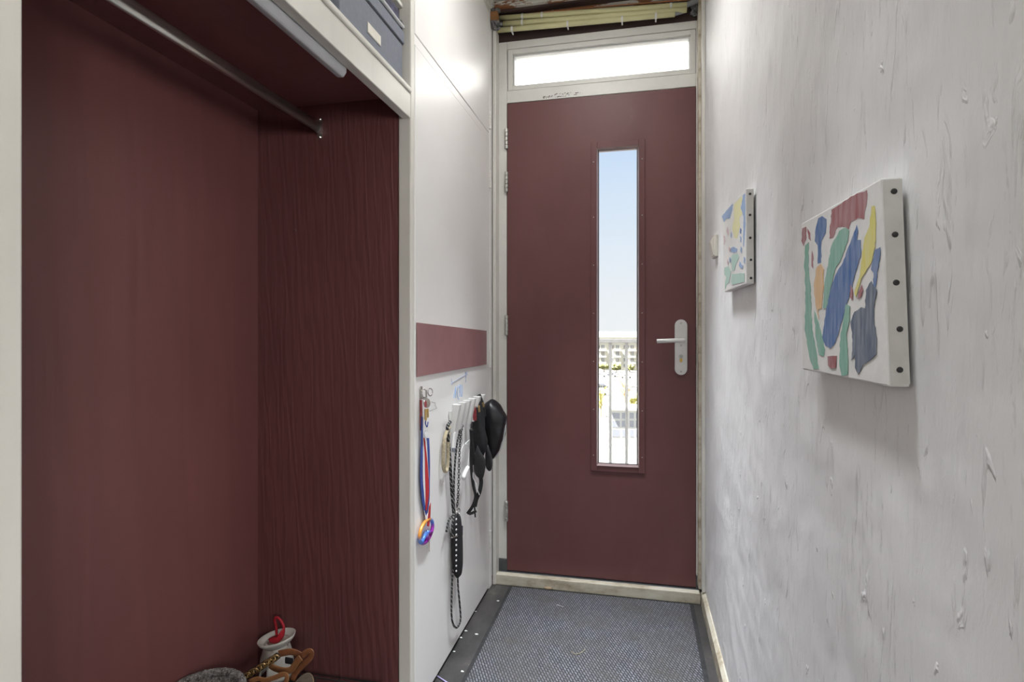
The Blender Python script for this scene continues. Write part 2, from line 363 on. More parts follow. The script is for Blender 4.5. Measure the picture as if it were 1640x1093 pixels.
# door frame
fr_ = thing('trim_2', (-.19, YD, 0), 'off-white wooden door frame with fixed transom opening', kind='structure')
ZT0, ZT1 = 2.136, 2.272; GX0, GX1 = -.528, .207
box('jamb', 'frame_white', (-.605, -.5535, YD, 2.47, .092, 2.326), fr_, .002)
box('jamb', 'frame_white', (.2275, .255, YD, 2.47, .092, 2.326), fr_, .002)
box('transom_rail', 'frame_white', (-.5535, .2275, YD, 2.47, 2.061, ZT0-.022), fr_, .002)
box('head', 'frame_white', (-.5535, .2275, YD, 2.47, ZT1+.022, 2.326), fr_, .002)
box('door_stop', 'dark_brown', (-.5535, -.545, YD+.045, 2.45, .042, 2.061), fr_)
box('door_stop', 'dark_brown', (.219, .2275, YD+.045, 2.45, .042, 2.061), fr_)
ch = MB()
for k in range(46):
    x = -.40+random.random()*.165; w = .002+random.random()*.008; z = 2.066+random.random()*.018*(1-abs(x+.31)/.12*.6)
    ch.slab([(x, YD-.0004, z), (x+w, YD-.0004, z+.0005), (x+w*.7, YD-.0004, z+.002+random.random()*.002), (x+w*.1, YD-.0004, z+.0022)], (0, .0006, 0))
tag(ch.build('chipped_paint', 'dark_brown', fr_), 'brown specks of chipped paint', kind='stuff')
# transom window
wn = thing('window_1', (-.19, YD, 2.1), 'wide low transom window above the door', kind='structure')
def ring(x0, x1, z0, z1, w, ya, yb): # rectangular frame in an XZ plane
    m = MB(); m.box(x0, x0+w, ya, yb, z0, z1); m.box(x1-w, x1, ya, yb, z0, z1); m.box(x0+w, x1-w, ya, yb, z0, z0+w); m.box(x0+w, x1-w, ya, yb, z1-w, z1); return m
ring(GX0-.0215, GX1+.0185, ZT0-.0205, ZT1+.0205, .0195, YD+.003, 2.45).build('sash', 'frame_white', wn, .0015)
ring(GX0, GX1, ZT0, ZT1, .006, YD+.018, 2.44).build('glazing_bead', 'white_plastic', wn, .001)
box('pane', 'glass', (GX0+.004, GX1-.004, 2.418, 2.422, ZT0+.004, ZT1-.004), wn)
# trims beside the frame
st(box('trim_3', 'cream', (XL+.001, -.588, YS-.004, YD, .0, 2.36), bevel=.003), 'cream trim post between cabinet and door frame')
t4 = thing('trim_4', (.245, 2.31, 0), 'cream corner trim between door frame and plaster wall', kind='structure')
box('batten', 'dirty_cream', (.232, .2535, YS-.002, YD, .06, 2.44), t4, .003); box('batten', 'cream', (.241, .2548, 2.296, YS-.003, .064, 2.45), t4, .004)
# ---------------- door leaf
dr = thing('door_1', (-.163, YD, .045), 'burgundy front door with a tall narrow glass slit', kind='structure')
DX0, DX1, DZ0, DZ1 = -.551, .2255, .046, 2.057; gx0, gx1, gz0, gz1 = -.168, .002, .518, 1.834
m = MB(); m.box(DX0, gx0, YD-.003, YD+.042, DZ0, DZ1); m.box(gx1, DX1, YD-.003, YD+.042, DZ0, DZ1); m.box(gx0, gx1, YD-.003, YD+.042, DZ0, gz0); m.box(gx0, gx1, YD-.003, YD+.042, gz1, DZ1)
m.build('leaf', 'burgundy_door', dr)
def frame_ring(x0, x1, z0, z1, w, ya, yb, mat, name):
    o = ring(x0, x1, z0, z1, w, ya, yb).build(name, mat, dr, .0015); return o
gb = frame_ring(-.192, .027, .494, 1.862, .026, YD-.010, YD-.003, 'burgundy_door', 'glazing_frame')
# chamfered inner bead
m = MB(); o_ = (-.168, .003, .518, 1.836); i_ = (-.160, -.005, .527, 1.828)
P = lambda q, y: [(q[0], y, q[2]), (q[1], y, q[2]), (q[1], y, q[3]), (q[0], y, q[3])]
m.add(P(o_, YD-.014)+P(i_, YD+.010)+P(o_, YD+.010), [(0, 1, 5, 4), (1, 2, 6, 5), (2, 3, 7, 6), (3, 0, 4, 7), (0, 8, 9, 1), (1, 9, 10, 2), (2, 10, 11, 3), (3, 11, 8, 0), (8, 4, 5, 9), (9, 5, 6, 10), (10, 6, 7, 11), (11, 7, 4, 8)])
simple('bead_lit', (.42, .31, .31), .18, var=.06); m.build('glazing_bead', 'bead_lit', dr)  # daylight on the burgundy bead is put into this pale colour
box('pane', 'glass', (-.166, .001, YD+.010, YD+.016, .520, 1.834), dr)
ring(-.163, -.002, .523, 1.832, .0035, YD+.004, YD+.0105).build('glass_seal', 'dark_metal', dr)
sc0 = None
for z in (.56, .75, .95, 1.15, 1.35, 1.55, 1.78):
    for x in (-.181, .016):
        if sc0 is None: sc0 = MB().lathe([(.0021, 0), (.0021, .0016), (.0012, .0022)], (x, YD-.010, z), 8, Matrix.Rotation(PI/2, 3, 'X')).build('screw', 'hinge_metal', gb); z0_, x0_ = z, x
        else: copy_at(sc0, (x-x0_, 0, z-z0_), gb)
# hinges
def hinge(name, c, h, parent, mat, r=.0065, wing=(.0, .016)):
    m = MB(); n = 5
    for k in range(n):
        za = c[2]-h/2+h*k/n; zb = za+h/n-.0015; m.lathe([(r*.85, za), (r, za+.001), (r, zb-.001), (r*.85, zb)], (c[0], c[1], 0), 12)
    m.lathe([(r*.6, c[2]-h/2), (r*.6, c[2]+h/2)], (c[0], c[1], 0), 8)
    o = m.build(name, mat, parent); return o
hz = [1.07+(533-y)/F*2.447 for y in (223, 292, 521, 818)]
h0 = hinge('hinge', (-.5535, YD-.008, hz[0]), .088, dr, 'hinge_metal', .0078)
for z in hz[1:]: copy_at(h0, (0, 0, z-hz[0]), dr)
# handle set
hs = thing('handle_set', (0, 0, 0)); hs.parent = dr; hs.location = Vector((.1685, YD-.004, 1.01))-Vector(dr['_o']); hs['_o'] = [.1685, YD-.004, 1.01]
def capsule(cx, cz, w, h, y, n=10):
    r = w/2; pts = [(cx+r*math.cos(a), y, cz+h/2-r+r*math.sin(a)) for a in [PI*k/n for k in range(n+1)]]
    return pts+[(cx+r*math.cos(a), y, cz-h/2+r+r*math.sin(a)) for a in [PI+PI*k/n for k in range(n+1)]]
hp = MB().slab(capsule(.1685, 1.011, .049, .224, YD-.0115), (0, .008, 0)).build('plate', 'alu', hs, .0015)
m = MB().tube([(.1745, YD-.011, 1.040), (.1745, YD-.045, 1.040)], .0095, 12)
m.build('spindle', 'alu', hs, smooth=False)
m = MB(); m.tube(curve([(.1790, YD-.046, 1.040), (.1700, YD-.050, 1.040), (.135, YD-.051, 1.0385), (.095, YD-.050, 1.0365), (.073, YD-.047, 1.0355)], 5), .0088, 10, flat=.6, up=(0, 0, 1)); m.build('lever', 'alu', hs, smooth=True)
for z in (1.108, 1.018, .913): MB().lathe([(.0042, 0), (.0042, .0010), (.003, .0014)], (.1685, YD-.0116, z), 10, Matrix.Rotation(PI/2, 3, 'X')).build('screw', 'hinge_metal', hs)
MB().slab(capsule(.1685, .966, .0105, .032, YD-.0122), (0, .002, 0)).build('cylinder_lock', 'brass', hs)
MB().lathe([(.0085, 0), (.0085, .0016)], (.1685, YD-.0117, .9735), 14, Matrix.Rotation(PI/2, 3, 'X')).build('cylinder_face', 'hinge_metal', hs)
box('key_slot', 'dark_metal', (.1678, .1692, YD-.0140, YD-.0125, .969, .978), hs)
box('strike_plate', 'dark_metal', (.2252, .2268, YD-.004, YD+.02, .94, 1.09), dr)

# ---------------- timber, pipes above the door
st(box('trim_5', 'dark_brown', (-.605, .255, YD+.006, 2.47, 2.326, 2.425)), 'dark brown board above the transom')
st(box('trim_6', 'peeling', (-.575, .255, YD-.020, YD+.02, 2.413, 2.437), bevel=.003), 'wooden batten with flaking white paint above the pipes')
st(box('trim_7', 'peeling', (-.592, .255, YD-.075, YD-.035, 2.436, 2.462), bevel=.003), 'bare orange wooden batten against the ceiling')
st(box('trim_8', 'dark_brown', (-.598, .255, YD-.055, YD-.0, 2.428, 2.439)))
yp = YD-.034
def pipe(p0, p1, r, lab):
    a, b = pY(*p0, yp), pY(*p1, yp); root = thing('conduit_pipe', a, lab, 'pipe', 'yellow conduits above the door')
    m = MB().tube([a, a.lerp(b, .3)-Vector((0, 0, .001)), a.lerp(b, .7)-Vector((0, 0, .001)), b], r, 14); m.build('tube', 'pvc_yellow', root, smooth=True); return root, a, b
r1, a1, b1 = pipe((800, 29), (1100, 8), .0112, 'topmost yellow plastic conduit above the transom')
r2, a2, b2 = pipe((806, 38.5), (1100, 15.5), .0112, 'middle yellow plastic conduit above the transom')
r3, a3, b3 = pipe((793, 49.0), (1081, 22.5), .0108, 'lowest yellow plastic conduit touching the brown board')
for root, a, dx in ((r1, a1, .02), (r2, a2, .034)):
    MB().tube([a-Vector((dx, 0, 0)), a+Vector((.004, 0, 0))], .0085, 10).build('grey_sleeve', 'pvc_grey', root, smooth=True)
MB().tube(curve([b1-Vector((.004, 0, 0)), b1+Vector((.02, 0, .006)), b1+Vector((.045, 0, .014)), (.228, yp, b1.z+.018)], 5), .0105, 10).build('grey_bend', 'pvc_grey', r1, smooth=True)
MB().tube(curve([b3-Vector((.004, 0, 0)), b3+Vector((.02, .004, .006)), b3+Vector((.04, .008, .012))], 5), .008, 10).build('grey_bend', 'pvc_grey', r3, smooth=True)
for (root, a, b, fs) in ((r1, a1, b1, (.13, .24, .92)), (r2, a2, b2, (.11,)), (r3, a3, b3, (.10, .42, .72, .9))):
    for f_ in fs:
        p = a.lerp(b, f_); m = MB().tube([p-Vector((.004, 0, 0)), p+Vector((.004, 0, 0))], .0122, 12); m.box(p.x-.003, p.x+.003, p.y+.004, p.y+.024, p.z-.0135, p.z-.0095)
        m.build('clip', 'white_plastic', root)
tag(MB().tube(curve([pY(806, 26.5, yp+.004), pY(900, 17, yp+.004), pY(1010, 7, yp+.002), pY(1112, -1, yp)], 5), .0032, 8).build('copper_pipe', 'copper', smooth=True), 'thin copper pipe running along the flaking batten', 'pipe')
ab = pY(784.5, 31, YS-.010)
tag(box('timber_block', 'orange_wood', (XL+.0005, XL+.03, YS-.036, YS-.006, ab.z-.020, ab.z+.019), bevel=.002), 'small bare timber block beside the yellow pipe ends', 'block')
def rubble(c, s, n, lab):
    m = MB()
    for k in range(n): m.ico(Vector(c)+Vector(((random.random()-.5)*s[0], (random.random()-.5)*s[1], (random.random()-.5)*s[2])), .006+random.random()*.006, 1, disp=.5, freq=2)
    tag(m.build('mortar_lump', 'mortar'), lab, 'mortar')
rubble((-.588, YS-.014, ab.z-.032), (.026, .03, .018), 22, 'grey crumbly mortar below the timber block')
rubble((-.588, YS-.014, ab.z+.032), (.026, .03, .016), 18, 'grey crumbly mortar above the timber block')
pr_ = pY(1113, 12, YD-.008); rubble((.225, YD-.012, pr_.z-.004), (.03, .02, .05), 34, 'grey crumbly mortar around the bent pipe by the wall')

# ================================================================== BUILT-IN CABINET
cb = thing('tall_cupboard', (-.84, 1.9, 0), 'tall built-in white cupboard with glossy doors beside the front door', 'cupboard')
CY0 = 1.474
box('carcass', 'gloss_white', (XB, XL-.022, YN1+.02, YS-.006, .012, 2.43), cb)
box('stile', 'cream', (-.642, XL, YN1, CY0+.004, 0, ZC-.002), cb, .004)
box('stile', 'gloss_white', (-.63, XL+.0, 2.292, YS-.005, 0, ZC-.002), cb, .002)
DH = 1.877
ld = box('door', 'gloss_white', (-.627, XL-.001, CY0+.008, 2.288, .012, DH-.006), cb, .0025); tag(ld, 'tall lower cupboard door')
box('rail', 'gloss_white', (-.627, XL-.0025, CY0+.006, 2.288, DH-.0045, DH+.0245), cb, .001)
ud = box('door', 'gloss_white', (-.627, XL-.0008, CY0+.008, 2.288, DH+.026, 2.405), cb, .0025); tag(ud, 'short upper cupboard door')
box('top_rail', 'cream', (-.627, XL-.002, CY0+.004, 2.288, 2.4065, ZC-.002), cb)
MB().slab([(XL-.002, CY0, ZC-.001), (XL+.022, CY0, ZC-.001), (XL+.006, CY0, 2.428), (XL-.002, CY0, 2.424)], (0, YS-.045-CY0, 0)).build('cornice', 'cream', cb, .002)
hp0 = None
for (px, py) in ((787, 290), (787, 575), (787, 860), (786, 195)):
    c_ = pX(px, py, XL+.001); c_ = Vector((XL+.002, 2.2905, c_.z))
    par = ud if py == 195 else ld
    hinge('hinge', c_, .072, par, 'frame_white', .0055)
# pen mark on the door: a dimension arrow and letters
def strokes(name, mat, lists, r):
    m = MB()
    for L in lists: m.tube([pX(x, y, XL+.0003) for x, y in L], r, 5)
    return m.build(name, mat, ld)
strokes('pen_arrow', 'pen_pale', [[(724, 613.5), (734, 607.5), (743, 602), (747, 600)], [(723.2, 607), (723.6, 617)], [(722.2, 615), (725, 611)], [(745.2, 596), (746, 613)], [(747.6, 595.5), (746.4, 606)], [(744.8, 596), (749, 601)], [(744.8, 601), (749, 596)]], .0009)
tag(strokes('pen_letters', 'pen_blue', [[(727, 637.5), (728.6, 628), (729.3, 619.5), (729.7, 628), (729.5, 638)], [(727.4, 633), (730.0, 627)], [(733.4, 618.5), (732.2, 621), (731.8, 628), (732.6, 634), (734.6, 640), (735.6, 639)],
    [(734.4, 622), (737.2, 616)], [(736.4, 618.5), (736.0, 627), (736.2, 636)], [(738.2, 617), (738.0, 629), (738.6, 635), (739.8, 636), (740.4, 629), (740.6, 617)]], .0012), 'faint blue handwritten letters ACTU')
# ================================================================== COAT NICHE
ni = thing('coat_niche', (-.84, .95, 0), 'open burgundy coat niche with white lintel and posts', 'wardrobe')
box('back_panel', 'burgundy_back_lit', (XB-.015, XB, YN0-.06, YN1+.015, 0, 2.44), ni)
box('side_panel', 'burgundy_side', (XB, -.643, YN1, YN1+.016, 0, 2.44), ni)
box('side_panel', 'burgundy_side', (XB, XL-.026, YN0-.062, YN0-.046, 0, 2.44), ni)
box('ceiling_panel', 'burgundy_back_lit', (XB+.0005, -.631, YN0-.045, YN1-.0005, 1.716, 1.729), ni)
box('post', 'cream', (-.63, XL+.001, .395, YN0, 0, ZC-.002), ni, .003)
box('lintel', 'cream', (-.630, XL-.001, YN0+.0005, YN1-.0005, 1.655, 1.722), ni, .002)
box('lintel_bead', 'cream', (-.631, XL+.004, YN0+.0008, YN1-.0008, 1.7225, 1.737), ni, .004)
box('shelf', 'cream', (XB+.001, -.6312, YN0-.044, YN1-.0008, 1.7295, 1.7345), ni)
box('upper_shelf', 'cream', (XB+.001, -.628, YN0-.044, YN1-.0008, 1.958, 1.969), ni, .002)
box('top_rail', 'cream', (-.63, XL-.001, YN0+.0005, YN1-.0005, 2.38, ZC-.002), ni, .002)
MB().lathe([(.004, 0), (.004, .003), (.002, .004)], pY(473, 369, YN1), 8, Matrix.Rotation(PI/2, 3, 'X')).build('nail_head', 'burgundy_side', ni)
# clothes rail
re_ = pY(513, 206, YN1); RX, RZ = re_.x, re_.z
cr = thing('clothes_rail', (RX, YN1, RZ), 'oval brushed steel clothes rail across the burgundy niche', 'clothes rail')
MB().tube([(RX, YN0-.045, RZ), (RX, YN1-.003, RZ)], .0155, 18, flat=.52, up=(0, 0, 1)).build('tube', 'steel', cr, smooth=True)
for yb, sg in ((YN1, -1), (YN0-.046, 1)):
    y2 = yb+sg*.003; pts = capsule(RX, RZ+.0, .017, .062, yb); MB().slab(pts, (0, sg*.003, 0)).build('bracket', 'silver', cr, .0006)
    m = MB(); m.tube([(RX, yb+sg*.003, RZ), (RX, yb+sg*.016, RZ)], .0185, 16, flat=.62, up=(0, 0, 1)); m.build('socket', 'silver', cr)
    for dz in (-.025, .025): MB().lathe([(.0042, 0), (.0042, .001), (.002, .0026)], (RX, y2, RZ+dz), 10, Matrix.Rotation(PI/2*(1 if sg < 0 else -1), 3, 'X')).build('screw', 'silver', cr)
# batten light (switched off) under the niche ceiling
bl = thing('batten_light', (-.648, .87, 1.716), 'slim white batten light fixed behind the lintel, switched off', 'light')
m = MB(); pr = [(-.664, 1.652), (-.664, 1.70), (-.632, 1.70), (-.632, 1.648), (-.640, 1.637), (-.655, 1.639)]
m.slab([(x, .58, z) for x, z in pr], (0, .572, 0)); m.build('cover', 'grey_plastic', bl, .004)
box('base', 'white_plastic', (-.660, -.634, .59, 1.14, 1.6995, 1.7158), bl)
# storage boxes
def storage(y0, y1, x0, x1, z0, hb, hl, mb, ml, lab, cat, group=None):
    root = thing('storage_box', ((x0+x1)/2, (y0+y1)/2, z0), lab, cat, group)
    box('body', mb, (x0, x1, y0, y1, z0, z0+hb), root, .002); box('lid', mb, (x0-.004, x1+.004, y0-.004, y1+.004, z0+hb-.028+.002, z0+hb+.006), root, .002)
    box('lid_shadow_band', ml, (x0-.001, x1+.001, y0-.001, y1+.001, z0+hb-.030, z0+hb-.0275), root); return root  # dark strip stands in for the shade under the lid rim
gb_ = storage(1.105, 1.438, -.95, -.6245, 1.7375, .143, .03, 'box_grey', 'lid_shadow', 'grey cardboard storage box with cream label on the niche shelf', 'box')
lh = thing('label_holder', (0, 0, 0)); lh.parent = gb_; q = pX(597, 53, -.6245); lh.location = q-Vector(gb_['_o']); lh['_o'] = list(q)
q1, q2 = pX(588.5, 46, -.6245), pX(609, 61, -.6245)
box('card', 'label_cream', (-.6245, -.6225, q1.y, q2.y, q.z-.011, q.z+.012), lh, .0005); box('edge', 'hinge_metal', (-.6248, -.6232, q1.y-.002, q2.y+.001, q.z-.013, q.z+.013), lh)
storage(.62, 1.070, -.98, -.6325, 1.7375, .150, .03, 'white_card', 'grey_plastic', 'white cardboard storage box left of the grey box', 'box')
bgx = thing('fabric_bag', (-.76, 1.27, 1.887), 'dark blue fabric bag with grey piping lying on the grey box', 'bag')
oz = 1.8872
m = MB(); cs = [(-.93, oz), (-.632, oz), (-.6245, oz+.012), (-.627, oz+.050), (-.640, oz+.066), (-.80, oz+.064), (-.92, oz+.05)]
m.slab([(x, 1.125, z) for x, z in cs], (0, .300, 0)); m.build('body', 'navy_fabric', bgx, .008)
MB().tube(curve([(-.70, 1.118, oz+.009), (-.628, 1.118, oz+.0095), (-.6225, 1.16, oz+.0095), (-.6225, 1.40, oz+.0095), (-.628, 1.432, oz+.0095), (-.70, 1.434, oz+.009)], 5), .0055, 8).build('piping', 'grey_plastic', bgx, smooth=True)
MB().ico((-.628, 1.428, oz+.014), .012, 2, (1, .8, 1.1), .2, 2).build('corner_patch', 'black_leather', bgx)

# ================================================================== ON THE CUPBOARD DOOR
XF = XL+.0005
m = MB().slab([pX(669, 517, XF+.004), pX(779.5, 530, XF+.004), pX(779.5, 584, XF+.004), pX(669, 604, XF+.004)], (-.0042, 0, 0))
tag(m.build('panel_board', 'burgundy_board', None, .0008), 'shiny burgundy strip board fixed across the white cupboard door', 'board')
# --- white coat hooks
hk = thing('hook_rack', (XL, 1.92, .80), 'white rack of slanted flap hooks on the cupboard door', 'hook rack')
box('rail', 'white_plastic', (XF, XF+.010, 1.766, 2.098, .778, .812), hk, .001)
hy = [1.767, 1.827, 1.882, 1.941, 2.006, 2.067]; h1 = None
for y in hy:
    if h1 is None:
        m = MB().slab([(XF+.0105, y, .8345), (XF+.037, y, .8340), (XF+.018, y, .742), (XF+.004, y, .742), (XF+.004, y, .777), (XF+.0105, y, .7775)], (0, .022, 0)); h1 = m.build('hook', 'white_plastic', hk, .001)
    else: copy_at(h1, (0, y-hy[0], 0), hk)
def hang(name, loc, lab, cat): return thing(name, loc, lab, cat)
def pts(L, X): return [pX(x, y, X) for x, y in L]
# white strip with blue tip on first hook
r_ = hang('plastic_strip', pX(727, 724, XF+.012), 'long white plastic strip with bluish tip below the first hook', 'strip')
MB().slab(pts([(728.6, 692), (731.6, 692), (729.6, 718), (726.2, 718)], XF+.020), (-.006, 0, 0)).build('strip', 'white_plastic', r_, .001)
MB().slab(pts([(726.2, 718), (729.6, 718), (729.4, 725), (726.0, 724.5)], XF+.020), (-.006, 0, 0)).build('tip', 'louver_grey', r_, .001)
# beige webbing loop
r_ = hang('webbing_loop', pX(712, 757, XF+.01), 'beige woven webbing loop hanging beside the first hook', 'strap')

def c2(L, n=5): return [(p.x, p.y) for p in curve([(a, b, 0) for a, b in L], n)]
L = c2([(720, 684), (715.5, 691), (711.6, 706), (710.2, 730), (710.3, 748), (713.2, 756), (716.2, 750), (717.4, 735), (717.5, 712), (718.5, 693)])
MB().tube(pts(L, XF+.012), .0042, 8, flat=1.5).build('band', 'beige_web', r_, smooth=True)
# rope leash
r_ = hang('rope_leash', pX(731, 1006, XF+.01), 'black dog leash of flecked rope with padded grip, reaching low on the door', 'leash')
L = c2([(721, 676), (716.5, 684), (717.5, 700), (720, 725), (722, 760), (724, 795), (726.5, 822)]); MB().tube(pts(L, XF+.013), .0052, 10).build('rope', 'rope_black', r_, smooth=True)
L = c2([(738, 668), (736, 690), (731.5, 715), (728.5, 745), (727, 775), (726.8, 800), (728, 822)]); MB().tube(pts(L, XF+.015), .0034, 8).build('rope', 'rope_black', r_, smooth=True)
L = c2([(728, 824), (722.5, 829), (718, 836), (714.8, 853)]); MB().tube(pts(L, XF+.014), .0036, 8).build('knot_tail', 'rope_black', r_, smooth=True)
L = c2([(727.5, 822), (725, 835), (724, 848), (726, 858)]); MB().tube(pts(L, XF+.022), .0032, 8).build('knot_loop', 'rope_black', r_, smooth=True)
gp = MB().pillow(pts(c2([(729, 823), (735.5, 824), (738.2, 850), (739, 900), (737.8, 920), (734, 926), (729.5, 924), (727.4, 905), (726.6, 870), (727, 840)], 3), XF+.017), (.0115, 0, 0), 6, .6).build('padded_grip', 'black_fabric', r_, smooth=True)
m = MB()
for k in range(11): y = 832+k*8.3; m.slab(pts([(730.2, y), (731.6, y-1.6), (732.2, y+.2), (730.8, y+1.8)], XF+.0288), (-.002, 0, 0))
m.build('stitching', 'ribbon_white', gp)
MB().slab(pts([(737.4, 842), (741.5, 842.5), (741.3, 857.5), (737.2, 858)], XF+.020), (-.0015, 0, 0)).build('side_tag', 'navy_fabric', r_)
MB().tube(pts([(723.5, 861.5), (732.5, 859)], XF+.029), .0022, 8).build('clasp_bar', 'silver', r_)
L = c2([(726.8, 905), (724.6, 925), (723.4, 955), (723.2, 985), (725.6, 1000), (730.5, 1006), (735.4, 1001), (737.8, 990), (736, 965), (733.6, 940), (733.2, 920)]); MB().tube(pts(L, XF+.010), .0033, 8).build('hand_loop', 'rope_black', r_, smooth=True)
# chain leash
r_ = hang('chain_collar', pX(733, 826, XF+.01), 'dark metal chain hanging to a ring beside the rope leash', 'chain')
L = c2([(741, 680), (739, 690), (736.5, 712), (735.3, 740), (734.6, 770), (733.4, 798), (731.6, 814)], 14); P_ = pts(L, XF+.016)
m = MB(); acc = 0; k = 0
for i in range(1, len(P_)):
    acc += (P_[i]-P_[i-1]).length
    if acc >= .0062:
        acc = 0; k += 1; c_ = P_[i]; d = (P_[i]-P_[i-1]).normalized(); sx = Vector((1, 0, 0)) if k % 2 else Vector((0, 1, 0)); sx = (sx-d*sx.dot(d)).normalized()
        m.tube([c_+d*math.cos(a)*.0056+sx*math.sin(a)*.0036 for a in [2*PI*j/10 for j in range(10)]], .0012, 5, True)
tag(m.build('chain', 'dark_metal', r_, smooth=True), kind='stuff')
c_ = pX(733.6, 821.5, XF+.017); MB().tube([c_+Vector((0, math.cos(a)*.019, math.sin(a)*.0125)) for a in [2*PI*j/18 for j in range(18)]], .0018, 6, True).build('ring', 'silver', r_, smooth=True)
# white cord with handle
r_ = hang('cord_loop', pX(745, 770, XF+.02), 'white cord loop with a white plastic handle between leash and caps', 'cord')
L = c2([(740, 690), (741, 705), (742.5, 712), (739, 722), (737.5, 745), (739.5, 764), (742.5, 769), (747, 760), (750.6, 735), (750.5, 715), (745, 712), (751.6, 705)]); MB().tube(pts(L, XF+.018), .0017, 6).build('cord', 'white_plastic', r_, smooth=True)
MB().tube(pts(c2([(741.3, 767), (744.5, 758), (749.5, 748.5)]), XF+.026), [.004]+[.0075]*9+[.006], 10).build('handle', 'white_plastic', r_, smooth=True)
# fabric cap
Yc = 2.03
def pyl(L, Y): return [pY(x, y, Y) for x, y in L]
r_ = hang('peaked_cap', pY(765, 766, Yc), 'soft black fabric cap with rounded visor and gold buckle, hung on the hooks', 'cap')
MB().pillow(pyl(c2([(764, 632.5), (768, 637), (771, 646), (774, 660), (777, 690), (780, 712), (776, 728), (768, 733), (761, 728), (758.5, 705), (759.5, 670), (761.5, 645)], 3), Yc), (0, .030, 0), 8, .7, .006).build('crown', 'black_fabric', r_, smooth=True)
MB().pillow(pyl(c2([(764.5, 713), (772, 727), (777.5, 738), (776.5, 755), (773, 767), (768, 767), (761.5, 761), (758.6, 750), (760, 730)], 3), Yc-.03), (0, .005, 0), 4, .4).build('visor', 'visor_black', r_, smooth=True)
MB().pillow(pyl([(765.5, 650), (768.5, 649.5), (769.5, 660), (766.5, 661.5)], Yc-.040), (0, .004, 0), 3, .3).build('buckle', 'gold', r_)
MB().tube(pyl([(754.2, 688), (755.2, 705), (758, 725), (758.5, 745)], 1.95), .006, 8, flat=.5).build('ear_strap', 'black_fabric', r_, smooth=True)
# leather cap
Yl = 2.125
r_ = hang('leather_cap', pY(785, 755, Yl), 'black leather baker cap with full crown hung nearest the front door', 'cap')
MB().pillow(pyl(c2([(777, 648), (785.5, 639.5), (794, 643), (803, 654), (810.5, 668), (810, 685), (805, 706), (797, 727), (790, 734), (783, 726), (777, 700), (773.5, 672)], 3), Yl), (0, .050, 0), 10, .42, .007).build('crown', 'black_leather', r_, smooth=True)
MB().tube(pyl(c2([(810.2, 672), (808.5, 692), (802.5, 714), (797, 727), (789, 735)]), Yl-.004), .0032, 8).build('edge_piping', 'grey_plastic', r_, smooth=True)
MB().pillow(pyl(c2([(781, 712), (787, 728), (789, 740), (787.8, 750), (785, 755), (781, 753.5), (777.5, 746), (777, 730), (778, 715)], 3), Yl-.075), (0, .005, 0), 4, .4).build('visor', 'visor_black', r_, smooth=True)
MB().pillow(pyl([(771.5, 645.5), (775, 644), (776, 652), (772.5, 654)], Yl-.075), (0, .004, 0), 3, .3).build('buckle', 'gold', r_)
MB().tube(pyl(c2([(767, 632), (770, 640), (774, 652), (776, 668)]), Yl-.066), .007, 8, flat=.6).build('strap', 'black_leather', r_, smooth=True)
# red tag
Yt = 1.985
tag(MB().slab(pyl([(757.5, 652), (760.5, 651), (762.8, 658), (763, 674), (758, 674.5), (756.5, 662)], Yt), (0, .004, 0)).build('luggage_tag', 'red_tag', None, .001), 'small red tag among the white hooks', 'tag')
# harness straps
Yh = 1.945
r_ = hang('strap_harness', pY(760, 824, Yh), 'black webbing harness strap with white edging below the caps', 'strap')
m = MB(); 
def band(L, w, Y, th=.0015):
    P2 = pyl(c2(L), Y); mm = MB(); n_ = len(P2)
    A = []; B = []
    for i, p in enumerate(P2):
        d = (P2[min(i+1, n_-1)]-P2[max(i-1, 0)]).normalized(); nn = Vector((d.z, 0, -d.x)); A.append(p+nn*w/2); B.append(p-nn*w/2)
    for i in range(n_-1): mm.slab([A[i], A[i+1], B[i+1], B[i]], (0, th, 0))
    return mm
band([(756, 690), (754.5, 720), (754.8, 750), (758, 778), (761.5, 795), (757.5, 810), (748.5, 823.5)], .011, Yh).build('strap', 'black_fabric', r_)
band([(768, 760), (770.5, 772), (768, 788), (763, 800), (760.5, 812)], .014, Yh-.006).build('strap', 'black_fabric', r_)
band([(757.5, 757), (757.8, 766), (762.5, 775), (765, 786), (768, 793.5)], .0022, Yh-.010).build('white_edging', 'ribbon_white', r_)
band([(759.5, 806), (760.3, 818), (761, 829)], .005, Yh-.004).build('loose_end', 'black_fabric', r_)
band([(751, 824), (757, 822), (762.5, 819)], .009, Yh-.008, .004).build('buckle', 'dark_metal', r_)
# --- key hook, keys, medal
r_ = hang('key_hook', pX(675, 622, XF), 'small chrome wall hook carrying keys and a medal', 'hook')
MB().slab(pts([(673.6, 619), (676.8, 619), (677.2, 640), (674, 640)], XF+.003), (-.0028, 0, 0)).build('plate', 'silver', r_, .001)
MB().tube(pts(c2([(675.5, 625), (676, 632), (678, 637), (681, 637)]), XF+.012)[:], .002, 8).build('prong', 'silver', r_, smooth=True)
MB().slab(pts([(673.6, 641), (676.4, 641), (676.6, 670), (675.8, 690), (674.2, 690)], XF+.003), (-.0025, 0, 0)).build('backing', 'red_tag', r_)
r_ = hang('key_bunch', pX(684, 674, XF+.015), 'bunch of brass keys with round silver fob on the chrome hook', 'keys')
def oval(cx, cy, rx, ry, X, n=20): return [pX(cx+rx*math.cos(a), cy+ry*math.sin(a), X) for a in [2*PI*j/n for j in range(n)]]
MB().tube(oval(689, 628.5, 3.6, 6, XF+.02), .0016, 6, True).build('split_ring', 'silver', r_, smooth=True)
MB().tube(oval(679.5, 632, 3.4, 8, XF+.016), .0014, 6, True).build('split_ring', 'silver', r_, smooth=True)
MB().tube(pts([(682.5, 625), (683, 640)], XF+.018), .003, 8).build('swivel', 'silver', r_)
